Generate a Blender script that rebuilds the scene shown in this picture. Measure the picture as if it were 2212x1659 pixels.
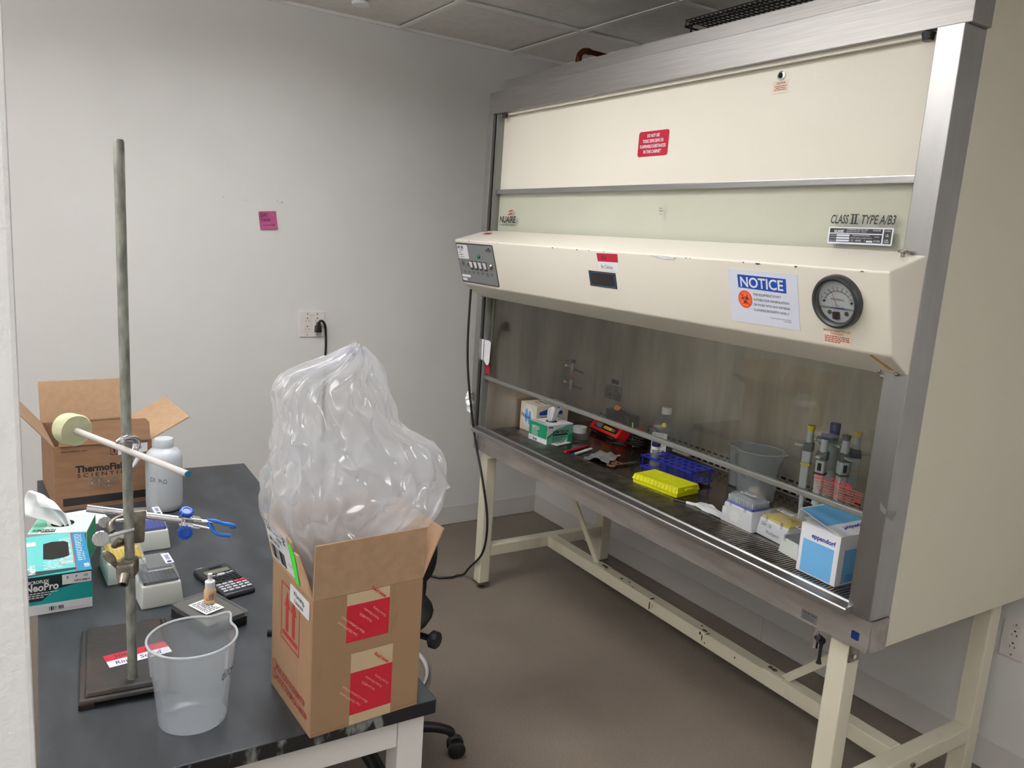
import bpy, bmesh, math, random
from mathutils import Vector, Matrix, noise, Euler
PI = math.pi
random.seed(7)
C = bpy.context.scene.collection
S = bpy.context.scene
for o in list(bpy.data.objects): bpy.data.objects.remove(o)

# ------------------------------------------------------------------ camera, world, lights, exposure
cam = bpy.data.cameras.new('camera'); co = bpy.data.objects.new('camera', cam); C.objects.link(co)
cam.sensor_width = 36; cam.lens = 1698.37/2212*36; cam.clip_start = .02
r_ = Vector((.522926, .849678, .067793)); u_ = Vector((-.187612, .037151, .981540)); f_ = Vector((-.831475, .525992, -.178837))
mc = Matrix((r_, u_, -f_)).transposed().to_4x4(); mc.translation = Vector((2.90617, -1.64805, 1.5238))
co.matrix_world = mc
S.camera = co
vs = S.view_settings; vs.view_transform = 'Standard'; vs.look = 'None'; vs.gamma = 1; vs.use_curve_mapping = False
vs.exposure = 0.0
w = bpy.data.worlds.new('world'); S.world = w; w.use_nodes = True
w.node_tree.nodes['Background'].inputs[0].default_value = (.9, .95, 1, 1)
w.node_tree.nodes['Background'].inputs[1].default_value = .15
TH = .0146                                   # the room is turned this little against the cabinet
RM = Matrix.Rotation(TH, 4, 'Z')
LIGHTS = [(.25, -1.326), (2.6, -3.14), (3.2, -.73)]        # lower corners of the 1.2 x 0.6 m ceiling troffers (room frame)
LIGHT_WATT = [21, 6, 12]                    # area lamps just under the troffer diffusers
LIGHT_COL = (.99, .992, 1.0)
for (x, y), p in zip(LIGHTS, LIGHT_WATT):
    la = bpy.data.lights.new('troffer_lamp', 'AREA'); la.shape = 'RECTANGLE'; la.size = 1.14; la.size_y = .54; la.energy = p; la.color = LIGHT_COL; la.spread = math.radians(168)
    lo = bpy.data.objects.new('troffer_lamp', la); C.objects.link(lo); lo.location = RM @ Vector((x+.6, y+.3, 2.418)); lo.rotation_euler = (0, 0, TH)

# ------------------------------------------------------------------ helpers
def lin(c):
    return tuple(((v/255)/12.92 if v/255 <= .04045 else ((v/255+.055)/1.055)**2.4) for v in c[:3]) + (1,)
M = {}
def mat(name, col, rough=.5, metal=0, col2=None, scale=8, detail=4, bump=0, bscale=60, coat=0, alpha=None, trans=0, stretch=None, spec=.5, emit=0, ramp=(.35, .65), sss=0):
    m = bpy.data.materials.new(name); m.use_nodes = True; M[name] = m
    nt = m.node_tree; N = nt.nodes; Lk = nt.links; b = N['Principled BSDF']
    b.inputs['Base Color'].default_value = lin(col); b.inputs['Roughness'].default_value = rough; b.inputs['Metallic'].default_value = metal
    b.inputs['Coat Weight'].default_value = coat; b.inputs['Specular IOR Level'].default_value = spec
    b.inputs['Transmission Weight'].default_value = trans
    tc = N.new('ShaderNodeTexCoord'); src = tc.outputs['Object']
    if stretch:
        mp = N.new('ShaderNodeMapping'); mp.inputs['Scale'].default_value = stretch; Lk.new(src, mp.inputs[0]); src = mp.outputs[0]
    if col2:
        n = N.new('ShaderNodeTexNoise'); n.inputs['Scale'].default_value = scale; n.inputs['Detail'].default_value = detail; Lk.new(src, n.inputs['Vector'])
        cr = N.new('ShaderNodeValToRGB'); cr.color_ramp.elements[0].position = ramp[0]; cr.color_ramp.elements[1].position = ramp[1]
        cr.color_ramp.elements[0].color = lin(col); cr.color_ramp.elements[1].color = lin(col2)
        Lk.new(n.outputs['Fac'], cr.inputs[0]); Lk.new(cr.outputs[0], b.inputs['Base Color'])
    if bump:
        n2 = N.new('ShaderNodeTexNoise'); n2.inputs['Scale'].default_value = bscale; n2.inputs['Detail'].default_value = 3; Lk.new(src, n2.inputs['Vector'])
        bp = N.new('ShaderNodeBump'); bp.inputs['Strength'].default_value = bump; bp.inputs['Distance'].default_value = .002
        Lk.new(n2.outputs['Fac'], bp.inputs['Height']); Lk.new(bp.outputs[0], b.inputs['Normal'])
    if emit:
        b.inputs['Emission Color'].default_value = lin(col); b.inputs['Emission Strength'].default_value = emit
    if alpha is not None:
        b.inputs['Alpha'].default_value = alpha
    return m
def glassy(name, tint, refl=1.0, rough=.02, haze=0, hazecol=(200, 205, 205), ior=1.5, trl=.4):
    """thin clear sheet: transparent + fresnel reflection (+ a little milky haze)"""
    m = bpy.data.materials.new(name); m.use_nodes = True; M[name] = m
    nt = m.node_tree; N = nt.nodes; Lk = nt.links; N.remove(N['Principled BSDF']); out = N['Material Output']
    t = N.new('ShaderNodeBsdfTransparent'); t.inputs[0].default_value = lin(tint)
    g = N.new('ShaderNodeBsdfGlossy'); g.inputs['Roughness'].default_value = rough; g.inputs[0].default_value = (refl, refl, refl, 1)
    lw = N.new('ShaderNodeLayerWeight'); lw.inputs['Blend'].default_value = .5; pw = N.new('ShaderNodeMath'); pw.operation = 'POWER'; pw.inputs[1].default_value = 4.5
    fr = N.new('ShaderNodeMath'); fr.operation = 'MULTIPLY_ADD'; fr.inputs[1].default_value = .9; fr.inputs[2].default_value = ((ior-1)/(ior+1))**2
    Lk.new(lw.outputs['Facing'], pw.inputs[0]); Lk.new(pw.outputs[0], fr.inputs[0])
    mx = N.new('ShaderNodeMixShader'); last = t
    if haze:
        d = N.new('ShaderNodeBsdfDiffuse'); d.inputs[0].default_value = lin(hazecol)
        tl = N.new('ShaderNodeBsdfTranslucent'); tl.inputs[0].default_value = lin(hazecol)
        a = N.new('ShaderNodeAddShader') if False else N.new('ShaderNodeMixShader'); a.inputs[0].default_value = trl
        Lk.new(d.outputs[0], a.inputs[1]); Lk.new(tl.outputs[0], a.inputs[2])
        h = N.new('ShaderNodeMixShader'); h.inputs[0].default_value = haze
        Lk.new(t.outputs[0], h.inputs[1]); Lk.new(a.outputs[0], h.inputs[2]); last = h
    Lk.new(fr.outputs[0], mx.inputs[0]); Lk.new(last.outputs[0], mx.inputs[1]); Lk.new(g.outputs[0], mx.inputs[2]); Lk.new(mx.outputs[0], out.inputs[0])
    return m

class MB:
    def __init__(s): s.bm = bmesh.new()
    def _add(s, vs, fs, mtx=None):
        V = [s.bm.verts.new(mtx @ Vector(v) if mtx else Vector(v)) for v in vs]
        F = []
        for f in fs:
            try: F.append(s.bm.faces.new([V[i] for i in f]))
            except ValueError: pass
        return V, F
    def box(s, a, b, mtx=None, bev=0, seg=2):
        x0, y0, z0 = [min(p, q) for p, q in zip(a, b)]; x1, y1, z1 = [max(p, q) for p, q in zip(a, b)]
        V, F = s._add([(x0,y0,z0),(x1,y0,z0),(x1,y1,z0),(x0,y1,z0),(x0,y0,z1),(x1,y0,z1),(x1,y1,z1),(x0,y1,z1)],
               [(0,3,2,1),(4,5,6,7),(0,1,5,4),(1,2,6,5),(2,3,7,6),(3,0,4,7)], mtx)
        if bev: s._bev(F, bev, seg)
        return s
    def _bev(s, F, bev, seg=2):
        es = list({e for f in F for e in f.edges})
        bmesh.ops.bevel(s.bm, geom=es, offset=bev, segments=seg, affect='EDGES', profile=.6)
    def prism(s, poly, d, mtx=None, bev=0, seg=2):
        """poly: list of 3D points (planar), d: extrusion vector"""
        n = len(poly); d = Vector(d)
        P = [Vector(p) for p in poly]
        V, F = s._add(P + [p + d for p in P], [tuple(range(n))[::-1], tuple(range(n, 2*n))] + [(i, (i+1) % n, n+(i+1) % n, n+i) for i in range(n)], mtx)
        bmesh.ops.recalc_face_normals(s.bm, faces=F)
        if bev: s._bev(F, bev, seg)
        return s
    def hexa(s, bot, top, mtx=None, bev=0, seg=2):
        """8-cornered solid from 4 bottom and 4 top corners (same order)"""
        V, F = s._add(list(bot)+list(top), [(3,2,1,0),(4,5,6,7),(0,1,5,4),(1,2,6,5),(2,3,7,6),(3,0,4,7)], mtx)
        if bev: s._bev(F, bev, seg)
        return s
    def cyl(s, a, b, r0, r1=None, n=24, cap=True):
        a = Vector(a); b = Vector(b); r1 = r0 if r1 is None else r1
        d = (b-a).normalized(); x = d.orthogonal().normalized(); y = d.cross(x)
        vs = [a+(x*math.cos(t)+y*math.sin(t))*r0 for t in [2*PI*i/n for i in range(n)]] + [b+(x*math.cos(t)+y*math.sin(t))*r1 for t in [2*PI*i/n for i in range(n)]]
        fs = [(i, (i+1) % n, n+(i+1) % n, n+i) for i in range(n)]
        if cap: fs += [tuple(range(n))[::-1], tuple(range(n, 2*n))]
        s._add(vs, fs); return s
    def lathe(s, prof, c=(0,0,0), ax=(0,0,1), n=48, close=False, mtx=None, sx=1, sy=1):
        """prof: list of (r,h) along axis"""
        c = Vector(c); d = Vector(ax).normalized()
        if abs(d.z) > .999: x = Vector((1,0,0))
        else: x = d.orthogonal().normalized()
        y = d.cross(x)
        rings = []
        for r, h in prof:
            rings.append([s.bm.verts.new((mtx @ v) if mtx else v) for v in [c+d*h+(x*math.cos(2*PI*i/n)*sx+y*math.sin(2*PI*i/n)*sy)*max(r, 1e-5) for i in range(n)]])
        m = len(rings)
        for k in range(m if close else m-1):
            A = rings[k]; B = rings[(k+1) % m]
            for i in range(n): s.bm.faces.new((A[i], A[(i+1) % n], B[(i+1) % n], B[i]))
        return s
    def tube(s, pts, r, n=12, smooth=True, sub=6, flat=None, rr=None):
        P = [Vector(p) for p in pts]
        R = rr or [r]*len(P)
        if smooth and len(P) > 2:
            Q = []; QR = []
            for i in range(len(P)-1):
                p0 = P[max(i-1, 0)]; p1 = P[i]; p2 = P[i+1]; p3 = P[min(i+2, len(P)-1)]
                for k in range(sub):
                    t = k/sub
                    Q.append(.5*((2*p1)+(-p0+p2)*t+(2*p0-5*p1+4*p2-p3)*t*t+(-p0+3*p1-3*p2+p3)*t**3)); QR.append(R[i]*(1-t)+R[i+1]*t)
            Q.append(P[-1]); QR.append(R[-1]); P = Q; R = QR
        rings = []; up = None
        for i, p in enumerate(P):
            d = (P[min(i+1, len(P)-1)]-P[max(i-1, 0)]).normalized()
            x = d.orthogonal().normalized() if up is None else (up - d*up.dot(d)).normalized()
            up = x; y = d.cross(x)
            rings.append([s.bm.verts.new(p+(x*math.cos(2*PI*k/n)+y*math.sin(2*PI*k/n)*(flat or 1))*R[i]) for k in range(n)])
        for A, B in zip(rings, rings[1:]):
            for i in range(n): s.bm.faces.new((A[i], A[(i+1) % n], B[(i+1) % n], B[i]))
        s.bm.faces.new(rings[0][::-1]); s.bm.faces.new(rings[-1]); return s
    def grid(s, fn, nu, nv, wrap=False):
        G = [[s.bm.verts.new(fn(i/(nu if wrap else nu-1), j/(nv-1))) for j in range(nv)] for i in range(nu)]
        for i in range(nu if wrap else nu-1):
            for j in range(nv-1):
                k = (i+1) % nu
                s.bm.faces.new((G[i][j], G[k][j], G[k][j+1], G[i][j+1]))
        return s
    def sphere(s, c, r, n=16, sc=(1,1,1)):
        r3 = r if isinstance(r, (tuple, list)) else (r, r, r)
        bmesh.ops.create_uvsphere(s.bm, u_segments=n, v_segments=max(6, n//2), radius=1, matrix=Matrix.Translation(c) @ Matrix.Diagonal((r3[0], r3[1], r3[2], 1)))
        return s

FR = {}                                       # world matrix of every thing
def thing(name, label, cat, loc=(0,0,0), rz=0, group=None, rot=None):
    o = bpy.data.objects.new(name, None); C.objects.link(o); o.empty_display_size = .05
    m = Matrix.Translation(loc) @ (rot.to_4x4() if rot else Matrix.Rotation(rz, 4, 'Z'))
    o.matrix_world = m; FR[o.name] = m
    o['label'] = label; o['category'] = cat
    if group: o['group'] = group
    return o
def root(o):
    while o.parent: o = o.parent
    return o
def obj(name, mb, m, parent=None, world=False, smooth=None, label=None):
    bmesh.ops.remove_doubles(mb.bm, verts=mb.bm.verts, dist=1e-6) if False else None
    me = bpy.data.meshes.new(name); mb.bm.to_mesh(me); mb.bm.free()
    if parent and world: me.transform(FR[root(parent).name].inverted())
    if smooth is not None:
        me.shade_smooth()
        try: me.set_sharp_from_angle(angle=math.radians(smooth))
        except Exception: pass
    o = bpy.data.objects.new(name, me); C.objects.link(o)
    for mm in (m if isinstance(m, (list, tuple)) else [m]): me.materials.append(M[mm] if isinstance(mm, str) else mm)
    if parent: o.parent = parent
    if label: o['label'] = label
    return o
def tag(o, label, cat, group=None, kind=None):
    if label: o['label'] = label
    if cat: o['category'] = cat
    if group: o['group'] = group
    if kind: o['kind'] = kind
    return o
def struct(name, mb, m, mtx=None):
    if mtx: bmesh.ops.transform(mb.bm, matrix=mtx, verts=mb.bm.verts)
    o = obj(name, mb, m); o['kind'] = 'structure'; return o

class Surf:
    """a flat face: origin, x direction, y (up) direction; labels and lettering are laid on it"""
    def __init__(s, o, xd, yd): s.o = Vector(o); s.x = Vector(xd).normalized(); s.y = Vector(yd).normalized(); s.n = s.x.cross(s.y).normalized()
    def P(s, x, y, h=0): return s.o+s.x*x+s.y*y+s.n*h
    def slab(s, x0, y0, x1, y1, h0=0, h1=.0006, mb=None, rad=0):
        mb = mb or MB()
        if rad:
            pts = []
            for cx, cy, a in ((x1-rad, y1-rad, 0), (x0+rad, y1-rad, 90), (x0+rad, y0+rad, 180), (x1-rad, y0+rad, 270)):
                for k in range(5): t = math.radians(a+k*22.5); pts.append(s.P(cx+rad*math.cos(t), cy+rad*math.sin(t), h0))
        else: pts = [s.P(x0, y0, h0), s.P(x1, y0, h0), s.P(x1, y1, h0), s.P(x0, y1, h0)]
        return mb.prism(pts, s.n*(h1-h0))
    def poly(s, pts, h0=0, h1=.0006, mb=None):
        return (mb or MB()).prism([s.P(x, y, h0) for x, y in pts], s.n*(h1-h0))
def text(parent, sf, items, m, h=.0009, name='lettering', world=True, label=None):
    """items: list of (string, x, y, height[, width[, shear[, bold[, angle]]]]) -> one mesh"""
    bm = bmesh.new()
    for it in items:
        s, x, y, hh = it[:4]; wd = it[4] if len(it) > 4 else None; sh = it[5] if len(it) > 5 else 0; bo = it[6] if len(it) > 6 else 0; an = it[7] if len(it) > 7 else 0
        cu = bpy.data.curves.new('t', 'FONT'); cu.body = s; cu.size = 1; cu.shear = sh; cu.offset = bo; cu.resolution_u = 3
        to = bpy.data.objects.new('t', cu); C.objects.link(to)
        dg = bpy.context.evaluated_depsgraph_get(); me = bpy.data.meshes.new_from_object(to.evaluated_get(dg))
        bpy.data.objects.remove(to); bpy.data.curves.remove(cu)
        if not me.vertices: continue
        xs = [v.co.x for v in me.vertices]; x0 = min(xs); tw = max(xs)-x0
        k = hh/.72; kx = k if wd is None else wd/tw
        ca, sa = math.cos(math.radians(an)), math.sin(math.radians(an))
        for v in me.vertices:
            a = (v.co.x-x0)*kx; b = v.co.y*k
            v.co = sf.P(x+a*ca-b*sa, y+a*sa+b*ca, h)
        bm.from_mesh(me); bpy.data.meshes.remove(me)
    mb = MB(); mb.bm.free(); mb.bm = bm
    return obj(name, mb, m, parent, world, label=label)
def lines(sf, rows, h=.0009, mb=None):
    """fine print too small to read: rows of short dashes (x, y, width, height)"""
    mb = mb or MB(); rnd = random.Random(3)
    for x, y, wd, hh in rows:
        p = x
        while p < x+wd:
            l = min(rnd.uniform(1.2, 4)*hh, x+wd-p)
            if l > hh*.4: sf.slab(p, y, p+l, y+hh, h-.0003, h, mb)
            p += l+hh*.7
    return mb
def bars(sf, x, y, wd, hh, h=.0009, mb=None, n=30):
    mb = mb or MB(); rnd = random.Random(11); st = wd/n
    for i in range(n):
        if rnd.random() < .62: sf.slab(x+i*st, y, x+i*st+st*rnd.choice([.45, .75, 1.0]), y+hh, h-.0003, h, mb)
    return mb

for lx_, ly_, p_ in ((3.0, -2.35, 70), (1.0, -2.6, 78)):           # added fill lamps, bounced off the ceiling from two invented suspended fixtures
    la = bpy.data.lights.new('uplight_lamp', 'AREA'); la.shape = 'RECTANGLE'; la.size = 1.1; la.size_y = .12; la.energy = p_; la.color = LIGHT_COL
    lo = bpy.data.objects.new('uplight_lamp', la); C.objects.link(lo); lo.location = RM @ Vector((lx_, ly_, 2.165)); lo.rotation_euler = (PI, 0, TH)

# ------------------------------------------------------------------ materials
mat('wall_paint', (219,218,216), .85, col2=(214,213,211), scale=2, bump=.15, bscale=180)
mat('wall_plaster_near', (228,228,228), .85, bump=.5, bscale=140)
mat('ceiling_tile', (226,223,217), .95, col2=(218,215,209), scale=30, bump=.2, bscale=300)
mat('ceiling_grid', (232,231,227), .6)
mat('baseboard', (205,202,198), .55)
mat('outlet_plate', (222,216,212), .35)
mat('slot_dark', (50,38,34), .6)
mat('copper', (120,62,40), .35, .9, col2=(75,40,28), scale=30)
mat('black_wire', (30,30,32), .4, .6)
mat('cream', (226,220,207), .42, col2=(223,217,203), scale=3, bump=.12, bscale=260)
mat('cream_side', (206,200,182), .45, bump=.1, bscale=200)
mat('cream_green', (226,227,216), .5)
mat('steel_header', (166,163,160), .46, 1, col2=(156,153,150), scale=6, stretch=(.8,40,40))
mat('leg_paint', (214,207,188), .4, col2=(196,188,166), scale=7, detail=8, ramp=(.55,.8), bump=.05, bscale=60)
mat('paint_chip', (52,60,72), .6)
mat('dark_scuff', (45,42,40), .7)
mat('steel_dark', (88,84,81), .3, 1, col2=(76,72,70), scale=6, stretch=(1,14,14))
mat('steel', (180,179,178), .34, 1, col2=(170,169,168), scale=6, stretch=(.8,40,40))
mat('steel_v', (166,165,164), .32, 1, col2=(172,171,170), scale=5, stretch=(6,6,1.2))
mat('steel_pan', (184,179,175), .5, .8, col2=(158,150,145), scale=4, detail=10, stretch=(1,5,5))
mat('steel_lip', (178,176,174), .42, 1, col2=(162,160,158), scale=8, stretch=(1,12,12))
mat('liner', (196,187,174), .42, .85, col2=(168,160,149), scale=2.5, detail=6, stretch=(4,4,.7))
mat('worktop', (112,100,92), .18, .9, col2=(84,74,68), scale=3, detail=6, stretch=(1,3,3))
mat('grille', (160,154,148), .36, .9, col2=(124,117,110), scale=20)
mat('void', (10,9,8), .9)
mat('rail_grey', (128,128,124), .35, .4)
mat('chrome', (225,225,228), .12, 1)
mat('chrome_dull', (168,160,150), .3, 1, col2=(140,132,122), scale=40)
mat('black', (22,22,24), .4)
mat('black_matte', (18,18,19), .8)
mat('black_fabric', (19,19,20), .95, bump=.4, bscale=500)
mat('panel_grey', (126,128,130), .45, .2)
mat('ink', (38,38,44), .6)
mat('ink_blue', (30,40,110), .5)
mat('ink_thin', (70,72,84), .6)
mat('white_paper', (228,228,232), .7)
mat('paper_cool', (214,218,232), .7)
mat('white', (232,232,232), .4)
mat('red_sign', (176,20,50), .4)
mat('red_print', (168,52,44), .5)
mat('notice_blue', (20,70,165), .45)
mat('orange_disc', (236,104,54), .5)
mat('orange_rim', (214,50,30), .5)
mat('gauge_face', (206,204,206), .5)
mat('gauge_dark', (48,50,52), .35)
mat('dark_red', (42,12,16), .4)
mat('label_cream', (222,210,190), .6)
mat('green_led', (10,110,50), .15)
mat('navy', (12,44,100), .35)
mat('tape_yellow', (190,150,70), .6)
mat('display', (30,18,18), .1)
mat('display_rim', (28,36,52), .4)
glassy('sash_glass', (247,249,247), .8, .01)
glassy('clear', (232,236,236), 1, .04, .06)
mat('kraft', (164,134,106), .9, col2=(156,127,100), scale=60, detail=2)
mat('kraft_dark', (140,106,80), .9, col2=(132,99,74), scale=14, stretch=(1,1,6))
mat('kraft_scuffed', (148,118,90), .9, col2=(118,92,70), scale=24, detail=9, stretch=(2.4,2.4,.6), ramp=(.62,.95))
mat('bottle_hdpe', (200,205,212), .35, alpha=.88); mat('water_tint', (160,172,180), .3)
mat('kraft_inside', (184,150,120), .9, col2=(176,142,112), scale=50)
mat('tape', (190,170,138), .35)
mat('tape_red', (186,30,50), .38)
mat('tape_letter', (218,150,140), .5)
mat('kraft_print', (150,34,38), .8)
mat('kraft_black', (28,24,22), .7)
mat('green_label', (50,235,40), .5)
mat('tabletop', (44,47,52), .42, col2=(66,70,76), scale=7, detail=10, stretch=(1,2.2,1), ramp=(.42,.8), bump=.05, bscale=30, spec=.4)
mat('table_edge', (16,17,18), .5, col2=(120,121,120), scale=16, detail=5, stretch=(1,2.4,.9), ramp=(.52,.60))
mat('frame_white', (226,224,220), .35)
mat('iron', (30,28,27), .5, col2=(84,58,42), scale=9, detail=10, ramp=(.55,.95), bump=.3, bscale=90)
mat('rod_steel', (150,152,144), .45, .5, col2=(104,106,100), scale=30, detail=8, stretch=(3,3,1), ramp=(.4,.7))
mat('clamp_metal', (146,142,130), .4, .9, col2=(112,106,96), scale=60, bump=.3, bscale=200)
mat('rod_white', (205,200,198), .45)
mat('foam', (204,207,172), .95, col2=(196,199,160), scale=60, bump=.6, bscale=220)
mat('blue_plastic', (14,76,180), .3)
mat('blue_rubber', (30,110,205), .4)
mat('teal', (20,150,150), .45, col2=(28,168,168), scale=2)
mat('teal_light', (92,184,184), .45)
mat('teal_dark', (14,36,42), .5)
mat('blue_stripe', (24,120,165), .45)
mat('mint', (202,224,214), .5)
mat('kim_green', (18,140,98), .5)
mat('kim_mid', (110,185,160), .5)
mat('tissue', (240,240,242), .9, sss=0)
mat('tip_base', (208,212,206), .4)
mat('tip_base_white', (214,216,222), .4)
mat('tip_yellow', (222,190,40), .4)
mat('tip_blue', (40,62,170), .4)
mat('tip_grey', (70,74,84), .4)
glassy('lid_clear', (244,246,246), .8, .15, .19, (225,230,232))
mat('milky', (212,218,220), .4, alpha=.82)
glassy('beaker_pp', (250,250,251), .8, .15, .29, (232,240,250))
glassy('beaker_rim', (225,230,234), 1, .15, .7, (236,240,244))
glassy('bag_film', (250,250,252), 1.0, .11, .30, (243,244,248), ior=1.8, trl=.38)
mat('calc_body', (26,27,36), .4)
mat('calc_lcd', (96,100,88), .25)
mat('key_light', (170,172,180), .4)
mat('key_dark', (36,37,44), .4)
mat('key_red', (190,50,70), .4)
mat('case_grey', (98,92,88), .35)
mat('drop_liquid', (222,186,146), .25, alpha=.93)
mat('foil', (245,245,248), .3, .8)
mat('red_plastic', (196,34,34), .3)
mat('rack_blue', (14,34,170), .3)
mat('rack_yellow', (226,226,20), .4)
mat('scissor_brown', (112,72,52), .4)
mat('pip_grey', (196,200,202), .35)
mat('pip_dark', (104,104,106), .4)
mat('pip_blue', (20,28,90), .35)
mat('epp_white', (234,234,240), .45)
mat('epp_blue', (110,175,225), .45)
mat('epp_ink', (24,40,150), .45)
mat('sky_cell', (90,160,220), .5)
mat('lime', (150,220,60), .5)
mat('orange', (230,120,30), .5)
mat('pink_note', (170,78,126), .7); mat('tape_residue', (160,145,132), .8)
mat('pink_ink', (110,30,70), .7)
mat('glove_dark', (14,14,14), .9)
mat('brass', (150,140,70), .3, .8)
mat('light_panel', (255,250,242), .5)

# polished concrete: brown-grey aggregate, dark specks, slight sheen
fl = mat('concrete', (130,119,108), .38, col2=(110,100,90), scale=1.6, detail=8, ramp=(.3,.7), spec=.35)
nt = fl.node_tree; N = nt.nodes; Lk = nt.links; b = N['Principled BSDF']
tc = N.new('ShaderNodeTexCoord'); v = N.new('ShaderNodeTexNoise'); v.inputs['Scale'].default_value = 280; v.inputs['Detail'].default_value = 2
cr = N.new('ShaderNodeValToRGB'); cr.color_ramp.elements[0].position = .34; cr.color_ramp.elements[0].color = (.10,.09,.08,1); cr.color_ramp.elements[1].position = .46; cr.color_ramp.elements[1].color = (1,1,1,1)
e = cr.color_ramp.elements.new(.72); e.color = (1,1,1,1); e = cr.color_ramp.elements.new(.82); e.color = (1.35,1.3,1.25,1)
mxx = N.new('ShaderNodeMix'); mxx.data_type = 'RGBA'; mxx.blend_type = 'MULTIPLY'; mxx.inputs[0].default_value = .45
old = b.inputs['Base Color'].links[0].from_socket
Lk.new(tc.outputs['Object'], v.inputs['Vector']); Lk.new(v.outputs['Fac'], cr.inputs[0]); Lk.new(old, mxx.inputs[6]); Lk.new(cr.outputs[0], mxx.inputs[7]); Lk.new(mxx.outputs[2], b.inputs['Base Color'])
n3 = N.new('ShaderNodeTexNoise'); n3.inputs['Scale'].default_value = 1.3; n3.inputs['Detail'].default_value = 5; Lk.new(tc.outputs['Object'], n3.inputs['Vector'])
mr = N.new('ShaderNodeMapRange'); mr.inputs[3].default_value = .3; mr.inputs[4].default_value = .55; Lk.new(n3.outputs['Fac'], mr.inputs[0]); Lk.new(mr.outputs[0], b.inputs['Roughness'])

# ------------------------------------------------------------------ room (room frame: far wall x = XW, wall behind the cabinet y = YB)
XW, YB, CH = -.6525, .8295, 2.435
X1, Y0 = 4.6, -3.4
struct('floor', MB().box((XW-.1, Y0-.1, -.08), (X1+.1, YB+.1, 0)), 'concrete', RM)
struct('wall_left', MB().box((XW-.1, Y0, 0), (XW, YB+.1, CH+.05)), 'wall_paint', RM)
struct('wall_back', MB().box((XW, YB, 0), (X1, YB+.1, CH+.05)), 'wall_paint', RM)
struct('wall_right', MB().box((X1, Y0, 0), (X1+.1, YB+.1, CH+.05)), 'wall_paint', RM)
struct('wall_front', MB().box((XW-.1, Y0-.1, 0), (X1+.1, Y0, CH+.05)), 'wall_paint', RM)
bb = MB(); bb.box((XW, Y0, .002), (XW+.004, YB, .1016), bev=.0015)
struct('baseboard_left', bb, 'baseboard', RM)
bb = MB()
xs = [XW+.004, .995, X1]
for a, c in zip(xs, xs[1:]): bb.box((a+.0006, YB-.004, .002), (c-.0006, YB, .1016), bev=.0015)
struct('baseboard_back', bb, 'baseboard', RM)
# ceiling: tiles in a white T-bar grid
GX = [-.058+.6065*i for i in range(-1, 9)]; GY = [.4632-.5965*i for i in range(-1, 8)]
cb = MB(); cb.box((XW-.1, Y0-.1, CH+.012), (X1+.1, YB+.1, CH+.06))
struct('ceiling', cb, 'ceiling_tile', RM)
tb = MB()
for x in GX[1:]:
    if x < X1: tb.box((x-.012, Y0, CH), (x+.012, YB, CH+.004)); tb.box((x-.002, Y0, CH+.004), (x+.002, YB, CH+.012))
for y in GY:
    if Y0 < y < YB: tb.box((XW, y-.012, CH-.0006), (X1, y+.012, CH+.0034))
tb.box((XW, Y0, CH-.001), (XW+.018, YB, CH+.012)); tb.box((XW, YB-.018, CH-.001), (X1, YB, CH+.012))
struct('trim_1', tb, 'ceiling_grid', RM)
# near wall end at the left edge of the view
struct('wall_near', MB().box((2.0, -2.6, 0), (2.17, -1.684, CH), bev=.004), 'wall_plaster_near', RM)
# ceiling troffers
for i, ((x, y), g) in enumerate(zip(LIGHTS, LIGHT_WATT)):
    t = thing('ceiling_light', ['recessed rectangular ceiling light in front of the safety cabinet', 'recessed rectangular ceiling light nearest the entrance', 'recessed rectangular ceiling light at the right end of the room'][i], 'ceiling light', tuple(RM @ Vector((x+.6, y+.3, CH-.012))), TH, 'recessed ceiling lights')
    fb = MB()
    for a, c in (((-.605,-.3),(.605,-.275)), ((-.605,.275),(.605,.3)), ((-.605,-.275),(-.58,.275)), ((.58,-.275),(.605,.275))): fb.box((a[0], a[1], 0), (c[0], c[1], .02))
    obj('frame', fb, 'ceiling_grid', t)
    lm = bpy.data.materials.new('lamp_diffuser'); lm.use_nodes = True; nn = lm.node_tree.nodes; pb = nn['Principled BSDF']
    pb.inputs['Base Color'].default_value = (.9,.9,.9,1); pb.inputs['Emission Color'].default_value = (1, .975, .94, 1); pb.inputs['Emission Strength'].default_value = .04*g
    M['lamp%d' % i] = lm
    obj('diffuser', MB().box((-.58, -.275, .004), (.58, .275, .010)), 'lamp%d' % i, t)
for i, (lx_, ly_) in enumerate(((3.0, -2.35), (1.0, -2.6))):  # housings added out of view to carry the ceiling-bounce fill lamps
    t = thing('pendant_light', ['suspended linear light nearest the entrance, behind the viewer', 'suspended linear light behind the near wall end'][i], 'pendant light', tuple(RM @ Vector((lx_, ly_, 2.10))), TH)
    g = MB(); g.box((-.6, -.08, 0), (.6, .08, .015)); g.box((-.6, -.08, 0), (.6, -.07, .06)); g.box((-.6, .07, 0), (.6, .08, .06)); obj('housing', g, 'white', t)
    for sx in (-.5, .5): obj('cable', MB().cyl((sx, 0, .015), (sx, 0, CH-2.10), .0015, n=8), 'chrome_dull', t)
sp = MB(); sp.lathe([(0, -.012), (.034, -.012), (.036, -.008), (.036, 0), (0, 0)], n=32)
o = obj('sprinkler_cover', sp, 'white'); o.matrix_world = Matrix.Translation(RM @ Vector((-.372, -.426, CH-.0008))); tag(o, 'round white concealed sprinkler cover on the ceiling', 'sprinkler')

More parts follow.
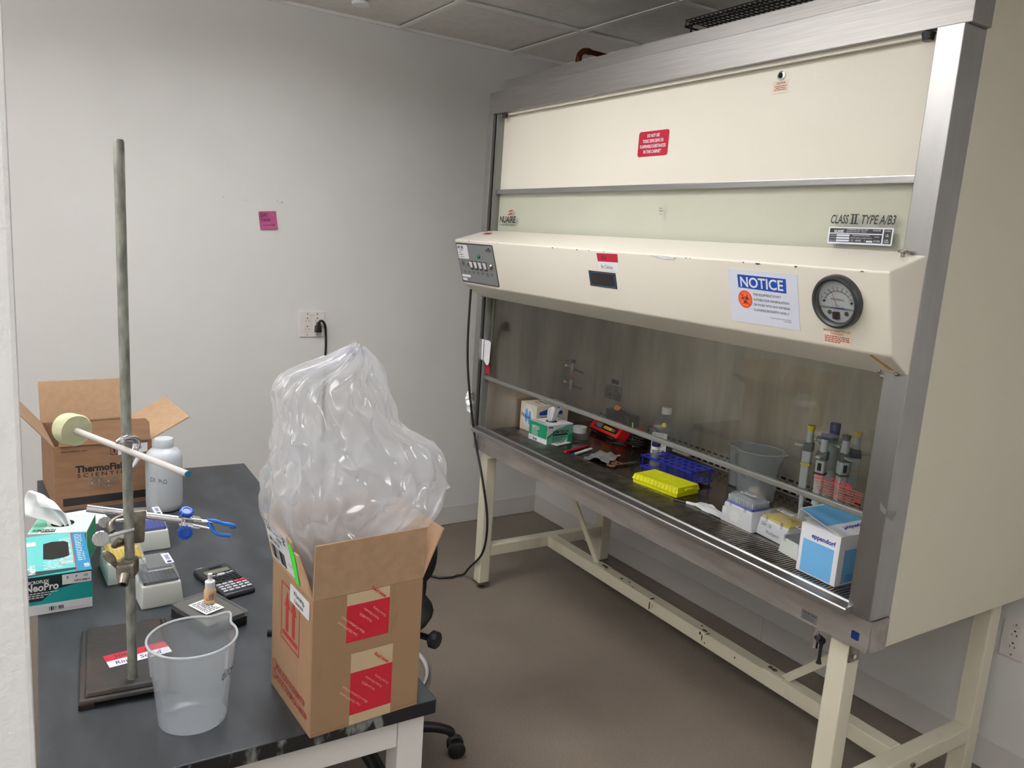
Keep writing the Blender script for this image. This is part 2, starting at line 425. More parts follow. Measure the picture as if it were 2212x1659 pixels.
def outlet(name, label, o, xd, gang, plugged=False):
    """wall outlet plate; o = centre on the wall, xd along the wall"""
    xd = Vector(xd); n = xd.cross(Vector((0,0,1)))
    rot = Matrix((xd, Vector((0,0,1)), n)).transposed()
    t = thing(name, label, 'outlet', o, rot=rot)
    W_ = .116 if gang == 2 else .07
    obj('plate', MB().box((-W_/2, -.0585, 0), (W_/2, .0585, .006), bev=.002), 'outlet_plate', t)
    for g in range(gang):
        cx = (g-.5)*.046 if gang == 2 else 0
        rc = obj('receptacle', MB().box((cx-.0165, -.034, .0055), (cx+.0165, .034, .0078), bev=.0008), 'outlet_plate', t)
        h = MB()
        for cy in (.019, -.019):
            h.cyl((cx, cy+.009, .0078), (cx, cy+.009, .0082), .003, n=10)
            h.box((cx-.008, cy-.007, .0078), (cx-.0062, cy, .0082)); h.box((cx+.006, cy-.0035, .0078), (cx+.010, cy-.002, .0082)); h.box((cx+.005, cy-.007, .0078), (cx+.0066, cy, .0082))
        obj('socket_holes', h, 'slot_dark', rc)
        for yy in (.048, -.048): obj('screw', MB().cyl((cx, yy, .006), (cx, yy, .0068), .003, n=10), 'chrome_dull', t)
    sf = Surf((0,0,.0060), (1,0,0), (0,1,0)); text(t, sf, [('PNL1-24', -.010, .040, .0035, .02)], 'ink_thin', .0004, world=False)
    return t
outlet('wall_outlet', 'white double-gang wall outlet with a black plug in it, below the pink note', RM @ Vector((XW, -.505, 1.0837)), RM.to_3x3() @ Vector((0,1,0)), 2)
outlet('wall_outlet', 'white wall outlet low on the wall right of the cabinet stand', RM @ Vector((1.885, YB, .447)), RM.to_3x3() @ Vector((1,0,0)), 1)
# sticky note
t = thing('sticky_note', 'magenta square sticky note with handwriting on the far white wall', 'note', RM @ Vector((XW, -.711, 1.54)), rot=Matrix((RM.to_3x3() @ Vector((0,1,0)), Vector((0,0,1)), RM.to_3x3() @ Vector((1,0,0)))).transposed() @ Matrix.Rotation(math.radians(5.5), 3, 'Z'))
g = MB(); g.grid(lambda u, v: Vector((-.038+.076*u, -.038+.076*v, .001+.008*(1-v)**3+.002*u*(1-v))), 8, 12)
pn = obj('paper', g, 'pink_note', t)
sm = pn.modifiers.new('s', 'SOLIDIFY'); sm.thickness = .0006
sf = Surf((0,0,.0016), (1,0,0), (0,1,0))
text(t, sf, [('GAS', -.034, .014, .018, .034, .1), ('TANK', -.032, -.006, .015, .044, .1)], 'pink_ink', .0028, world=False, name='handwriting')
ar = MB(); sf.slab(-.024, -.0215, .024, -.0200, .0065, .007, ar); sf.poly([(.012,-.013),(.026,-.021),(.0245,-.0222),(.0108,-.0142)], .0065, .007, ar); sf.poly([(.024,-.021),(.021,-.030),(.0196,-.0295),(.0226,-.0205)], .0065, .007, ar)
obj('arrow', ar, 'pink_ink', t)
# small marks and scuffs on the wall
sf = Surf(RM @ Vector((XW, 0, 0)), RM.to_3x3() @ Vector((0,1,0)), (0,0,1))
for y, z, a, c in ((-.8996,1.6196,.003,.004), (-.808,1.6159,.004,.003), (-.762,1.612,.002,.002), (-.6736,1.6192,.002,.008), (-.6553,1.6167,.007,.006), (-.664,1.615,.002,.003)):
    tag(obj('wall_mark', sf.slab(y, z, y+a, z+c, 0, .0003, rad=min(a, c)*.4), 'tape_residue'), 'tiny brown tape mark left on the white wall above the pink note', 'stain', 'tape marks on the far wall')

# power cord: plug in the wall outlet, down the wall, over the floor, up to the cabinet hood
t = thing('extension_cord', 'black power cord plugged into the wall, looping over the floor up to the cabinet', 'cord', (-.6, -.45, 0))
pc = RM @ Vector((XW, -.482, 1.077))
R3 = RM.to_3x3()
def wp(dx, dy, dz): return RM @ Vector((XW+dx, -.482+dy, 1.066+dz))
pl = MB()
pl.hexa([wp(.009,-.014,-.016), wp(.009,.014,-.016), wp(.040,.013,-.016), wp(.040,-.013,-.016)], [wp(.009,-.013,.012), wp(.009,.013,.012), wp(.042,.010,.016), wp(.042,-.010,.016)], bev=.003)
pl.hexa([wp(.012,-.009,.010), wp(.012,.009,.010), wp(.040,.009,.012), wp(.040,-.009,.012)], [wp(.018,-.006,.030), wp(.018,.006,.030), wp(.038,.006,.030), wp(.038,-.006,.030)], bev=.002)
obj('plug', pl, 'black', t, world=True)
cd = MB()
path = [wp(.03,0,.026), wp(.032,.006,.036), wp(.032,.018,.034), wp(.026,.032,.012), wp(.014,.040,-.03), wp(.010,.043,-.10), wp(.008,.040,-.2), wp(.008,.04,-.5), wp(.01,.05,-.9), wp(.03,.07,-1.04), wp(.12,.12,-1.06)]
path += [Vector(p) for p in [(-.42,-.36,.006), (-.25,-.27,.006), (-.14,-.17,.006), (-.0818,-.1104,.006), (-.0563,-.0881,.006), (-.0402,-.0376,.006), (-.045,-.005,.007), (-.03,.0201,.0153), (.035,.012,.0768), (.14,.004,.1743), (.17,.006,.2591), (.17,.005,.3533), (.15,.002,.43), (.11,-.0038,.5424), (.06,-.0098,.6529), (.03,-.0194,.7693), (.01,-.0371,.9284), (.0,-.044,1.0471), (0,-.0473,1.1658), (0,-.0455,1.3123)]]
cd.tube(path, .0052, 12)
obj('cable', cd, 'black', t, world=True, smooth=60)

# ------------------------------------------------------------------ biological safety cabinet
W = 1.93; WS = .72                                        # cabinet width, height of the work surface
cab = thing('biosafety_cabinet', 'long cream and stainless steel biological safety cabinet with sliding glass front', 'safety cabinet', (.965, .40, .63))
def part(name, mb, m, parent=None, smooth=None, label=None): return obj(name, mb, m, parent or cab, world=True, smooth=smooth, label=label)
# shell
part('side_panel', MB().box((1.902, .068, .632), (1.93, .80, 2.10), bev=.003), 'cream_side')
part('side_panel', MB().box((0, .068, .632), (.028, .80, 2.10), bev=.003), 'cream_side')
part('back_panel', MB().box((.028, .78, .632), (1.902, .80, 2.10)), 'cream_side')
part('top_panel', MB().box((.028, .07, 2.085), (1.902, .78, 2.10)), 'steel')
part('header', MB().box((-.008, -.004, 2.0195), (1.940, .068, 2.1045), bev=.0015), 'steel_header', label='brushed steel band along the top front')
part('top_flange', MB().box((.044, .03, 2.10), (1.90, .06, 2.1525), bev=.001), 'steel_header')
ge = MB(); ge.box((.06, .012, 2.010), (1.87, .02, 2.0195)); part('edge_gasket', ge, 'cream')
# corner posts
part('corner_post', MB().box((1.872, -.012, .714), (1.931, .070, 2.0195), bev=.002), 'steel_v', label='brushed steel post at the right front corner')
part('corner_post', MB().box((-.003, -.012, .728), (.038, .070, 2.0195), bev=.002), 'steel_v', label='brushed steel post at the left front corner')
part('sash_track', MB().box((.038, .02, .728), (.0445, .07, 2.0195)), 'void')
tr = MB(); tr.box((.0445, .004, .728), (.062, .03, 2.0195), bev=.001); tr.box((.056, .0, .728), (.060, .004, 2.0195)); part('sash_guide', tr, 'rail_grey')
tr = MB(); tr.box((1.864, .006, .722), (1.872, .03, 2.0195), bev=.001); part('sash_guide', tr, 'rail_grey')
# upper front
part('access_panel', MB().box((.062, .030, 1.30), (1.864, .040, 2.0195)), 'cream', label='cream upper front panel')
# pan, lower fascia
part('pan', MB().box((.028, .004, .6325), (1.9015, .78, .700)), 'steel_pan')
pf = MB(); pf.box((.122, -.003, .6315), (1.931, .006, .712), bev=.001); pf.box((.026, -.0035, .6315), (.1215, .006, .7195), bev=.001); pf.box((1.9305, .003, .6315), (1.9335, .0665, .712), bev=.0006)
part('front_fascia', pf, 'steel_pan', label='stained steel strip below the opening')
lp = MB(); lp.prism([(.052, -.034, .7135), (.052, -.034, .7265), (.052, -.031, .7295), (.052, -.004, .7325), (.052, .001, .7375), (.052, .006, .7375), (.052, .018, .724), (.052, .018, .7135)], (1.829, 0, 0), bev=.0012, seg=2)
part('front_lip', lp, 'steel_lip', smooth=40, label='rolled steel armrest lip')
# front grille with slots
gm = MB(); gm.box((.07, .018, .708), (1.868, .026, .7225)); gm.box((.07, .148, .708), (1.868, .156, .7225))
x = .07
while x < 1.862:
    gm.box((x, .026, .7185), (x+.0058, .148, .7222)); x += .0105
part('front_grille', gm, 'grille', label='slotted intake grille')
part('grille_plenum', MB().box((.07, .02, .701), (1.868, .155, .7035)), 'void')
wt = MB(); wt.prism([(.07, .156, .7225), (.07, .166, .7225), (.07, .172, .7195), (.07, .607, .7195), (.07, .607, .705), (.07, .156, .705)], (1.798, 0, 0))
part('work_surface', wt, 'worktop', label='dark stained shiny steel work surface')
# liner
ln = MB(); ln.box((.062, .03, .70), (.070, .615, 1.50)); part('inner_wall', ln, 'liner')
ln = MB(); ln.box((1.866, .03, .70), (1.874, .615, 1.50)); part('inner_wall', ln, 'liner')
ln = MB(); ln.box((.07, .607, .70), (1.866, .615, 1.50)); part('inner_wall', ln, 'liner', label='smeary steel back wall')
part('filter_ceiling', MB().box((.07, .05, 1.46), (1.866, .607, 1.468)), 'liner')
sl = MB(); sf = Surf((0, .607, 0), (1,0,0), (0,0,1))
for r in range(4):
    x = .10+(.0163 if r % 2 else 0)
    while x < 1.84:
        sf.slab(x, .7225+r*.0142, x+.0225, .7297+r*.0142, -.0002, .0008, sl, rad=.0034); x += .0325
part('return_slots', sl, 'void', label='rows of black oblong slots along the bottom of the back wall')
cv = MB(); cv.box((.07, .596, .7195), (1.866, .607, .7235)); part('back_ledge', cv, 'steel_pan')
# sash
part('sash', MB().box((.0605, .0155, .950), (1.8655, .0215, 1.7100)), 'sash_glass', label='sliding glass sash')
sash = [o for o in cab.children if o.name.startswith('sash') and 'track' not in o.name and 'guide' not in o.name][0]
part('top_rail', MB().box((.0605, .010, 1.706), (1.8655, .0265, 1.7235), bev=.002), 'steel', sash)
part('bottom_rail', MB().box((.0605, .009, .9395), (1.8655, .0265, .9545), bev=.003), 'rail_grey', sash)
for xx in (.590, 1.262): part('sash_handle', MB().box((xx-.035, -.001, .934), (xx+.035, .009, .9405), bev=.002), 'chrome_dull', sash)
for xx in (.105, 1.845): part('bumper', MB().lathe([(0, 0), (.011, 0), (.014, .016), (.0, .016)], c=(xx, .004, 1.9995)), 'black', smooth=30)
# inner wall fittings
for z, cap in ((.987, 'pip_blue'), (.913, 'red_print')):
    sp = MB(); sp.lathe([(.0, 0), (.015, 0), (.015, .006), (.009, .012), (.007, .045), (0, .045)], c=(.070, .432, z), ax=(1,0,0), n=20)
    sp.cyl((.113, .432, z-.024), (.113, .432, z+.02), .0085, n=16); sp.cyl((.113, .432, z-.030), (.113, .432, z-.024), .005, n=12)
    sp.tube([(.113, .436, z-.008), (.122, .458, z-.016), (.131, .482, z-.024)], .005, 10, rr=[.006, .0045, .003])
    v = part('service_valve', sp, 'chrome_dull', smooth=40)
    part('lever', MB().hexa([(.108,.424,z+.027),(.118,.424,z+.027),(.105,.372,z+.030),(.100,.372,z+.030)], [(.108,.424,z+.034),(.118,.424,z+.034),(.105,.372,z+.034),(.100,.372,z+.034)]), 'chrome_dull', v)
    part('valve_cap', MB().cyl((.113, .432, z+.02), (.113, .432, z+.034), .010, .011, n=18), cap, v, label='coloured cap')
ob = MB(); ob.box((.146, .600, .851), (.259, .607, .915), bev=.003); oo = part('covered_outlet', ob, 'chrome_dull', label='grey outlet with two flip covers')
for cx in (.174, .228): part('flip_cover', MB().lathe([(0, 0), (.021, 0), (.019, .005), (0, .005)], c=(cx, .600, .882), ax=(0,-1,0), n=24), 'chrome_dull', oo)
sf = Surf((0, .6065, 0), (1,0,0), (0,0,1)); part('outlet_label', sf.slab(.182, .922, .232, .942, 0, .0006), 'gauge_dark')
# hood housing
A = Vector((0, -.1347, 1.5139)); B = Vector((0, -.0841, 1.336))
hp = MB(); hp.prism([(0, .0140, 1.560), (0, -.1347, 1.5139), (0, -.0841, 1.336), (0, .0, 1.2854), (0, .0140, 1.2854)], (1.929, 0, 0), bev=.006, seg=3)
part('hood', hp, 'cream', smooth=50, label='projecting cream housing with controls')
hd = (A-B).normalized()
HF = Surf(A, (1,0,0), hd); FL = .18496
def hs(x0, s0, x1, s1, h0=0.0, h1=.0006, mb=None, rad=0): return HF.slab(x0, -s1, x1, -s0, h0, h1, mb, rad)
for x, s in ((.118,.0), (.34,.0), (.62,.001), (.66,.0), (.685,.0), (.735,.001), (1.05,.0), (1.33,.0), (1.345,.001), (1.53,0), (1.575,.0005), (1.69,.0), (1.87,.0)):
    pass
for x, l, hh in ((.118,.008,.0022), (.34,.004,.0012), (.70,.012,.0018), (.735,.004,.0012), (.84,.008,.0022), (.905,.006,.0012), (.98,.006,.0012), (1.335,.005,.001), (1.352,.003,.001), (1.534,.006,.0016), (1.574,.018,.0032), (1.690,.009,.0028), (1.86,.01,.001)):
    pts = [HF.P(x, -.0035-hh*.6, .0), HF.P(x+l*.5, -.0042-hh, .0), HF.P(x+l, -.0035-hh*.4, .0), HF.P(x+l*.8, -.0030, .0), HF.P(x+l*.2, -.0028, .0)]
    part('paint_chip', MB().prism(pts, HF.n*.0005), 'paint_chip')
# control panel
cp = part('control_panel', hs(.004, .012, .303, .176, 0, .0012, rad=.008), 'gauge_dark', label='grey control panel with rocker switches')
part('panel_face', hs(.009, .017, .298, .171, .0012, .0018, rad=.006), 'panel_grey', cp)
part('inventory_label', hs(.011, .020, .099, .076, .0018, .0022, rad=.004), 'white_paper', cp)
part('barcode', bars(HF, .016, -.036, .055, .012, .0026), 'ink', cp)
part('fine_print', lines(HF, [(.03,-.043,.03,.003), (.02,-.052,.025,.002), (.02,-.061,.035,.002), (.02,-.070,.04,.002)], .0026), 'ink_thin', cp)
text(cp, HF, [('NUAIRE', .243, -.040, .011, .046, .1, .02)], 'ink', .0022)
fg = MB(); HF.poly([(.262,-.026),(.277,-.023),(.277,-.026),(.262,-.029)], .0018, .0022, fg); HF.poly([(.262,-.030),(.277,-.027),(.277,-.029),(.262,-.032)], .0018, .0022, fg); part('flag_mark', fg, 'ink', cp)
ld = MB(); ld.sphere(HF.P(.186, -.061, .003), (.008,.008,.008), 16); part('indicator_light', ld, 'green_led', cp, smooth=60)
for x in (.040, .078): part('reset_button', MB().lathe([(.010,0),(.010,.003),(.007,.004),(.006,.007),(0,.007)], c=HF.P(x, -.093, .0016), ax=HF.n, n=20), 'chrome_dull', cp, smooth=40)
for x in (.112, .148, .185, .222):
    part('switch_bezel', hs(x-.010, .082, x+.012, .118, .0016, .003), 'black', cp)
    rk = MB(); rk.prism([HF.P(x-.008, -.086, .003), HF.P(x-.008, -.086, .010), HF.P(x-.008, -.100, .006), HF.P(x-.008, -.110, .004), HF.P(x-.008, -.110, .003)], Vector((.014,0,0)))
    part('rocker_switch', rk, 'white', cp)
part('key_knob', MB().lathe([(.012,0),(.013,.003),(.010,.006),(.009,.010),(0,.010)], c=HF.P(.266, -.096, .0016), ax=HF.n, n=24), 'chrome_dull', cp, smooth=40)
part('fine_print', lines(HF, [(x, y, .018, .0022) for x in (.035,.072,.108,.145,.182,.219,.256) for y in (-.128, -.134)]+[(.219,-.140,.016,.0022)], .0022), 'ink', cp)
part('dymo_label', hs(.012, .143, .084, .153, .0018, .0024, rad=.003), 'white', cp); part('dymo_label', hs(.014, .158, .052, .168, .0018, .0024, rad=.003), 'white', cp)
# labels on the hood
rl = part('inventory_label', HF.poly([(.947,-.036),(1.045,-.034),(1.047,-.008),(.945,-.010)], 0, .0006), 'red_sign', label='red half of a handwritten label')
part('label_half', HF.poly([(.950,-.062),(1.043,-.062),(1.045,-.034),(.947,-.036)], 0, .0006), 'white_paper', rl)
text(rl, HF, [('306', .965, -.028, .011, .028, .1)], 'ink'); text(rl, HF, [('Bio Cabinet', .960, -.056, .011, .058, .15)], 'ink_thin')
dp = part('digital_display', hs(.892, .068, 1.026, .117, 0, .0015), 'display_rim', label='dark digital display window')
part('display_window', hs(.903, .074, 1.015, .111, .0015, .002), 'display', dp)
bl = MB()
for q in ((.899,.0715,1.019,.0722), (.899,.1132,1.019,.1139), (.899,.0722,.8998,.1132), (1.0182,.0722,1.019,.1132)): hs(*q, .0015, .0018, bl)
part('window_border', bl, 'blue_stripe', dp)
tp = MB(); HF.poly([(1.189,-.003),(1.206,-.008),(1.222,-.0055),(1.238,-.0105),(1.256,-.0125),(1.272,-.009),(1.288,-.0105),(1.297,-.004),(1.250,-.0015)], .0002, .0012, tp)
part('torn_paper', tp, 'white_paper', label='strip of torn white paper stuck on the edge')
ns = part('notice_sign', HF.poly([(1.484,-.159),(1.697,-.158),(1.697,-.023),(1.483,-.023)], .0002, .0008), 'paper_cool', label='white NOTICE sheet taped on the housing')
part('sign_header', HF.poly([(1.516,-.068),(1.664,-.071),(1.664,-.036),(1.515,-.035)], .0008, .0012), 'notice_blue', ns)
text(ns, HF, [('NOTICE', 1.524, -.065, .0255, .132, 0, .022)], 'white_paper', .0016)
text(ns, HF, [('THIS EQUIPMENT IS NOT', 1.562, -.085, .0062, .085 ), ('SUITABLE FOR MANIPULATION', 1.562, -.098, .0062, .108), ('OR WORK WITH ANY MATERIAL', 1.562, -.111, .0062, .111), ('CLASSIFIED BIOSAFETY LEVEL 2', 1.562, -.124, .0062, .106), ('Your Environmental Health and Safety', 1.610, -.1375, .0028, .064), ('713.348.4444', 1.652, -.1425, .0028, .022)], 'ink', .0012)
dsc = MB()
def disc(sf, cx, cy, r, h0, h1, mb=None, n=32, r0=0, a0=0, a1=360):
    mb = mb or MB(); a0 = math.radians(a0); a1 = math.radians(a1)
    if r0 == 0 and a1-a0 > 6.2: return mb.prism([sf.P(cx+r*math.cos(2*PI*i/n), cy+r*math.sin(2*PI*i/n), h0) for i in range(n)], sf.n*(h1-h0))
    for i in range(n):
        t = a0+(a1-a0)*i/n; u = a0+(a1-a0)*(i+1)/n
        mb.prism([sf.P(cx+r0*math.cos(t), cy+r0*math.sin(t), h0), sf.P(cx+r*math.cos(t), cy+r*math.sin(t), h0), sf.P(cx+r*math.cos(u), cy+r*math.sin(u), h0), sf.P(cx+r0*math.cos(u), cy+r0*math.sin(u), h0)], sf.n*(h1-h0))
    return mb
bx_, by_ = 1.5355, -.0975
part('hazard_disc', disc(HF, bx_, by_, .0225, .0008, .0010), 'orange_rim', ns); part('hazard_disc', disc(HF, bx_, by_, .0200, .0010, .0012), 'orange_disc', ns)
bz = MB()
for k in range(3):
    a = 90+120*k; ca, sa = math.cos(math.radians(a)), math.sin(math.radians(a))
    ox, oy = bx_+ca*.0078, by_+sa*.0078
    pts = []
    for i in range(15): t = math.radians(a-148+296*i/14+180-180); pts.append((ox+.0080*math.cos(t), oy+.0080*math.sin(t)))
    for i in range(15): t = math.radians(a+140-280*i/14); pts.append((ox+ca*.0026+.0062*math.cos(t), oy+sa*.0026+.0062*math.sin(t)))
    # open horn: outer arc minus offset inner arc, drawn as quads
    for i in range(14):
        if abs(i-6.5) < 2: continue
        q = [pts[i], pts[i+1], pts[28-i], pts[29-i]]
        HF.poly(q, .0012, .0015, bz)
disc(HF, bx_, by_, .0066, .0012, .0015, bz, 24, .0052); disc(HF, bx_, by_, .0018, .0012, .0015, bz, 10)
for k in range(3):
    a = math.radians(90+120*k+180); dx, dy = math.cos(a), math.sin(a)
    HF.poly([(bx_-dy*.0007, by_+dx*.0007), (bx_+dy*.0007, by_-dx*.0007), (bx_+dx*.005+dy*.0007, by_+dy*.005-dx*.0007), (bx_+dx*.005-dy*.0007, by_+dy*.005+dx*.0007)], .0012, .0015, bz)
part('hazard_symbol', bz, 'ink', ns)
HFd = HF; sm_ = MB(); HF.poly([(bx_-.0150, by_+.0130), (bx_-.0130, by_+.0150), (bx_+.0150, by_-.0130), (bx_+.0130, by_-.0150)], .0015, .0018, sm_); part('strike_line', sm_, 'orange_rim', ns)
# pressure gauge
gx, gy = 1.805, -.0745
gg = part('pressure_gauge', MB().lathe([(.0485, .001), (.0605, 0), (.0605, .012), (.058, .0165), (.0535, .0175), (.0485, .014)], c=HF.P(gx, gy, 0), ax=HF.n, n=64, close=True), 'gauge_dark', smooth=40, label='round pressure gauge with a dark rim')
part('dial', disc(HF, gx, gy, .0500, .001, .004, n=48), 'gauge_face', gg)
part('gauge_lens', MB().lathe([(.0490, .0125), (.0484, .0150), (.040, .0172), (.0, .0180)], c=HF.P(gx, gy, 0), ax=HF.n, n=48), 'clear', gg, smooth=60)
tk = MB(); gcx, gcy = gx+.001, gy-.012
for i in range(41):
    a = math.radians(152-124*i/40); l = .0055 if i % 5 == 0 else .0032; dx, dy = math.cos(a), math.sin(a); wd = .0005 if i % 5 == 0 else .0003
    HF.poly([(gcx+dx*.034-dy*wd, gcy+dy*.034+dx*wd), (gcx+dx*.034+dy*wd, gcy+dy*.034-dx*wd), (gcx+dx*(.034+l)+dy*wd, gcy+dy*(.034+l)-dx*wd), (gcx+dx*(.034+l)-dy*wd, gcy+dy*(.034+l)+dx*wd)], .004, .0044, tk)
part('scale_ticks', tk, 'ink', gg)
it = []
for i, s_ in enumerate(['0', '.25', '.50', '.75', '1.0', '.25', '.50', '.75', '2.0']):
    a = math.radians(154-128*i/8); it.append((s_, gcx+math.cos(a)*.0435-.003, gcy+math.sin(a)*.0425-.0022, .0050, None if len(s_) == 1 else .0062))
it += [('MAGNEHELIC', gx-.018, gy+.002, .0050, .036), ('MAX. PRESSURE 15 PSIG', gx-.015, gy-.011, .0018, .031)]
text(gg, HF, it, 'ink', .0046)
part('needle', HF.poly([(gcx-.0005, gcy-.004), (gcx+.0005, gcy-.004), (gcx-.0145, gcy+.034), (gcx-.0152, gcy+.034)], .006, .0064), 'orange_rim', gg)
sr = MB(); HF.slab(gx-.044, gy-.0175, gx+.044, gy-.0135, .004, .007, sr); part('gauge_shelf', sr, 'clear', gg)
part('gauge_bar', HF.slab(gx-.015, gy-.0155, gx+.018, gy-.0135, .007, .0076), 'ink_blue', gg)
part('gauge_window', HF.slab(gx-.011, gy-.040, gx+.005, gy-.024, .004, .009), 'dark_red', gg)
for dx in (-.034, .036): part('dial_screw', disc(HF, gx+dx, gy-.001, .0028, .004, .006, n=12), 'ink', gg)
for dx in (-.021, .022): part('zero_screw', disc(HF, gx+dx, gy-.026, .005, .004, .006, n=16), 'chrome_dull', gg)
ml = part('warning_label', HF.poly([(1.761,-.179),(1.835,-.1805),(1.835,-.1400),(1.761,-.1410)], 0, .0005), 'label_cream', label='cream label with red print below the gauge')
text(ml, HF, [('MAINTAIN CABINET FACTORY', 1.763, -.1478, .0048, .070, 0, .01), ('STANDARDS', 1.781, -.1545, .0048, .034, 0, .01)], 'red_print', .0007)
part('fine_print', lines(HF, [(1.765,-.160-.0043*i,.064 if i < 3 else .04,.0022) for i in range(4)], .0007), 'red_print', ml)
ut = Surf(Vector((0,-.0841,1.336)), (1,0,0), Vector((0,.0841,-.0506))*-1)
tpx = MB(); ut.poly([(1.872,-.008),(1.882,-.006),(1.905,-.066),(1.893,-.068)], .0002, .0008, tpx); part('yellow_tape', tpx, 'tape_yellow', label='strip of old yellow tape on the underside')
for x in (1.865, 1.905): part('hinge_screw', MB().sphere((x, -.018, 1.2925), .0045, 10), 'chrome_dull')
part('hinge', MB().cyl((1.862, -.004, 1.2810), (1.928, -.004, 1.2810), .0045, n=16), 'chrome')
part('hinge', MB().cyl((.006, -.004, 1.2810), (.045, -.004, 1.2810), .0045, n=16), 'chrome')
kb = MB(); kb.lathe([(.004,0),(.004,.008),(.011,.010),(.011,.015),(.004,.017),(0,.017)], c=(1.885, -.030, 1.546), n=20); part('knob', kb, 'chrome_dull', smooth=40)
part('hood_label', Surf((.07, -.045, 1.5422), (1,0,0), (0,.1487,.0461)).slab(0, 0, .05, .02, .001, .0015), 'red_print', label='faded reddish sticker on top')
# front graphics
PF = Surf((0, .030, 0), (1,0,0), (0,0,1)); SF2 = Surf((0, .0153, 0), (1,0,0), (0,0,1))
rs = part('red_warning_sign', PF.slab(.9035, 1.8108, 1.0415, 1.8868, 0, .0008, rad=.008), 'red_sign', label='red warning plate in white capitals')
text(rs, PF, [('DO NOT USE', .944, 1.8685, .0098, .056, 0, .02), ('TOXIC EXPLOSIVE OR', .925, 1.8525, .0098, .095, 0, .02), ('FLAMMABLE SUBSTANCES', .914, 1.8365, .0098, .117, 0, .02), ('IN THIS CABINET', .932, 1.8205, .0098, .080, 0, .02)], 'white_paper', .0014)
cl = part('caution_label', PF.slab(1.418, 1.942, 1.468, 1.975, 0, .0005), 'label_cream', label='small cream caution sticker')
text(cl, PF, [('CAUTION', 1.430, 1.9655, .0055, .028, 0, .01)], 'red_print', .0009); part('fine_print', lines(PF, [(1.424,1.960,.04,.002), (1.428,1.9555,.032,.002), (1.424,1.951,.038,.002)], .0009), 'red_print', cl)
lk = MB(); lk.lathe([(.0115, 0), (.0115, .003), (.007, .004), (.007, .0)], c=PF.P(1.443, 1.986), ax=(0,-1,0), n=24, close=True); lo = part('latch_lock', lk, 'chrome'); part('lock_hole', disc(PF, 1.443, 1.986, .007, .0, .0022, n=16), 'void', lo)
lg = text(cab, SF2, [('NUAIRE', .099, 1.5945, .0245, .122, .12, .03)], 'ink', .0006, name='maker_lettering')
text(lg, SF2, [('Biological Safety Cabinets', .099, 1.5822, .0078, .120)], 'ink', .0006, name='tagline')
fm = MB()
for k in range(2): SF2.poly([(.160+.004*k, 1.6245+.012*k-.002), (.190+.002*k, 1.6285+.012*k-.002), (.192+.002*k, 1.6345+.012*k-.002), (.162+.004*k, 1.6305+.012*k-.002)], 0, .0006, fm)
part('flag_mark', fm, 'red_print', lg, label='red two-bar flag above the name')
text(cab, SF2, [('CLASS', 1.660, 1.6175, .0205, .048, .2, .018), ('II', 1.716, 1.6175, .0205, .013, 0, .02), ('TYPE A/B3', 1.742, 1.6175, .0205, .086, .2, .018)], 'ink', .0006, name='class_lettering')
se = MB(); SF2.slab(1.712, 1.6372, 1.734, 1.6394, 0, .0006, se); SF2.slab(1.712, 1.6162, 1.734, 1.6182, 0, .0006, se); part('numeral_bars', se, 'ink')
pl_ = part('rating_plate', SF2.slab(1.6575, 1.5700, 1.8265, 1.6090, 0, .0010, rad=.003), 'paper_cool', label='black and silver rating plate')
rp = MB(); SF2.slab(1.662, 1.5955, 1.800, 1.6060, .0010, .0013, rp); SF2.slab(1.662, 1.5740, 1.800, 1.5930, .0010, .0013, rp); SF2.slab(1.8040, 1.5735, 1.8230, 1.6060, .0010, .0013, rp); part('plate_print', rp, 'gauge_dark', pl_)
for k in range(3): part('plate_field', SF2.slab(1.682, 1.5757+.006*k, 1.717, 1.5797+.006*k, .0013, .0016), 'paper_cool', pl_)
part('plate_field', SF2.slab(1.762, 1.5755, 1.778, 1.5795, .0013, .0016), 'paper_cool', pl_)
text(pl_, SF2, [('NUAIRE', 1.674, 1.5965, .006, .026, .12, .02), ('2100 FERNBROOK LANE  MFG. UNDER', 1.708, 1.6020, .0026, .056), ('PLYMOUTH, MN 55447   PATENTS', 1.708, 1.5975, .0026, .052), ('3626530', 1.776, 1.6015, .003, .020), ('MODEL NO', 1.664, 1.5880, .0028, .016), ('OPTION NO', 1.664, 1.5820, .0028, .016), ('SERIAL NO', 1.664, 1.5760, .0028, .016), ('CABINET ELECTRIC RATING', 1.724, 1.5890, .0026, .046), ('VOLTS FREQ. PHASE WATTS', 1.720, 1.5835, .0024, .056), ('115   60HZ    1', 1.720, 1.5768, .0042, .038), ('SOUND', 1.782, 1.5870, .0024, .012), ('65 DBA', 1.781, 1.5768, .0042, .017), ('LISTED', 1.806, 1.6010, .0026, .014), ('UL', 1.8095, 1.5895, .006, .008), ('LAB', 1.808, 1.5805, .003, .009), ('EQUIP', 1.807, 1.5762, .003, .012)], 'white', .0016)
sdg = MB(); lines(SF2, [(1.047,1.650,.012,.003), (1.046,1.642,.018,.003), (1.050,1.633,.010,.002)], .0004, sdg); part('faint_marks', sdg, 'rail_grey')
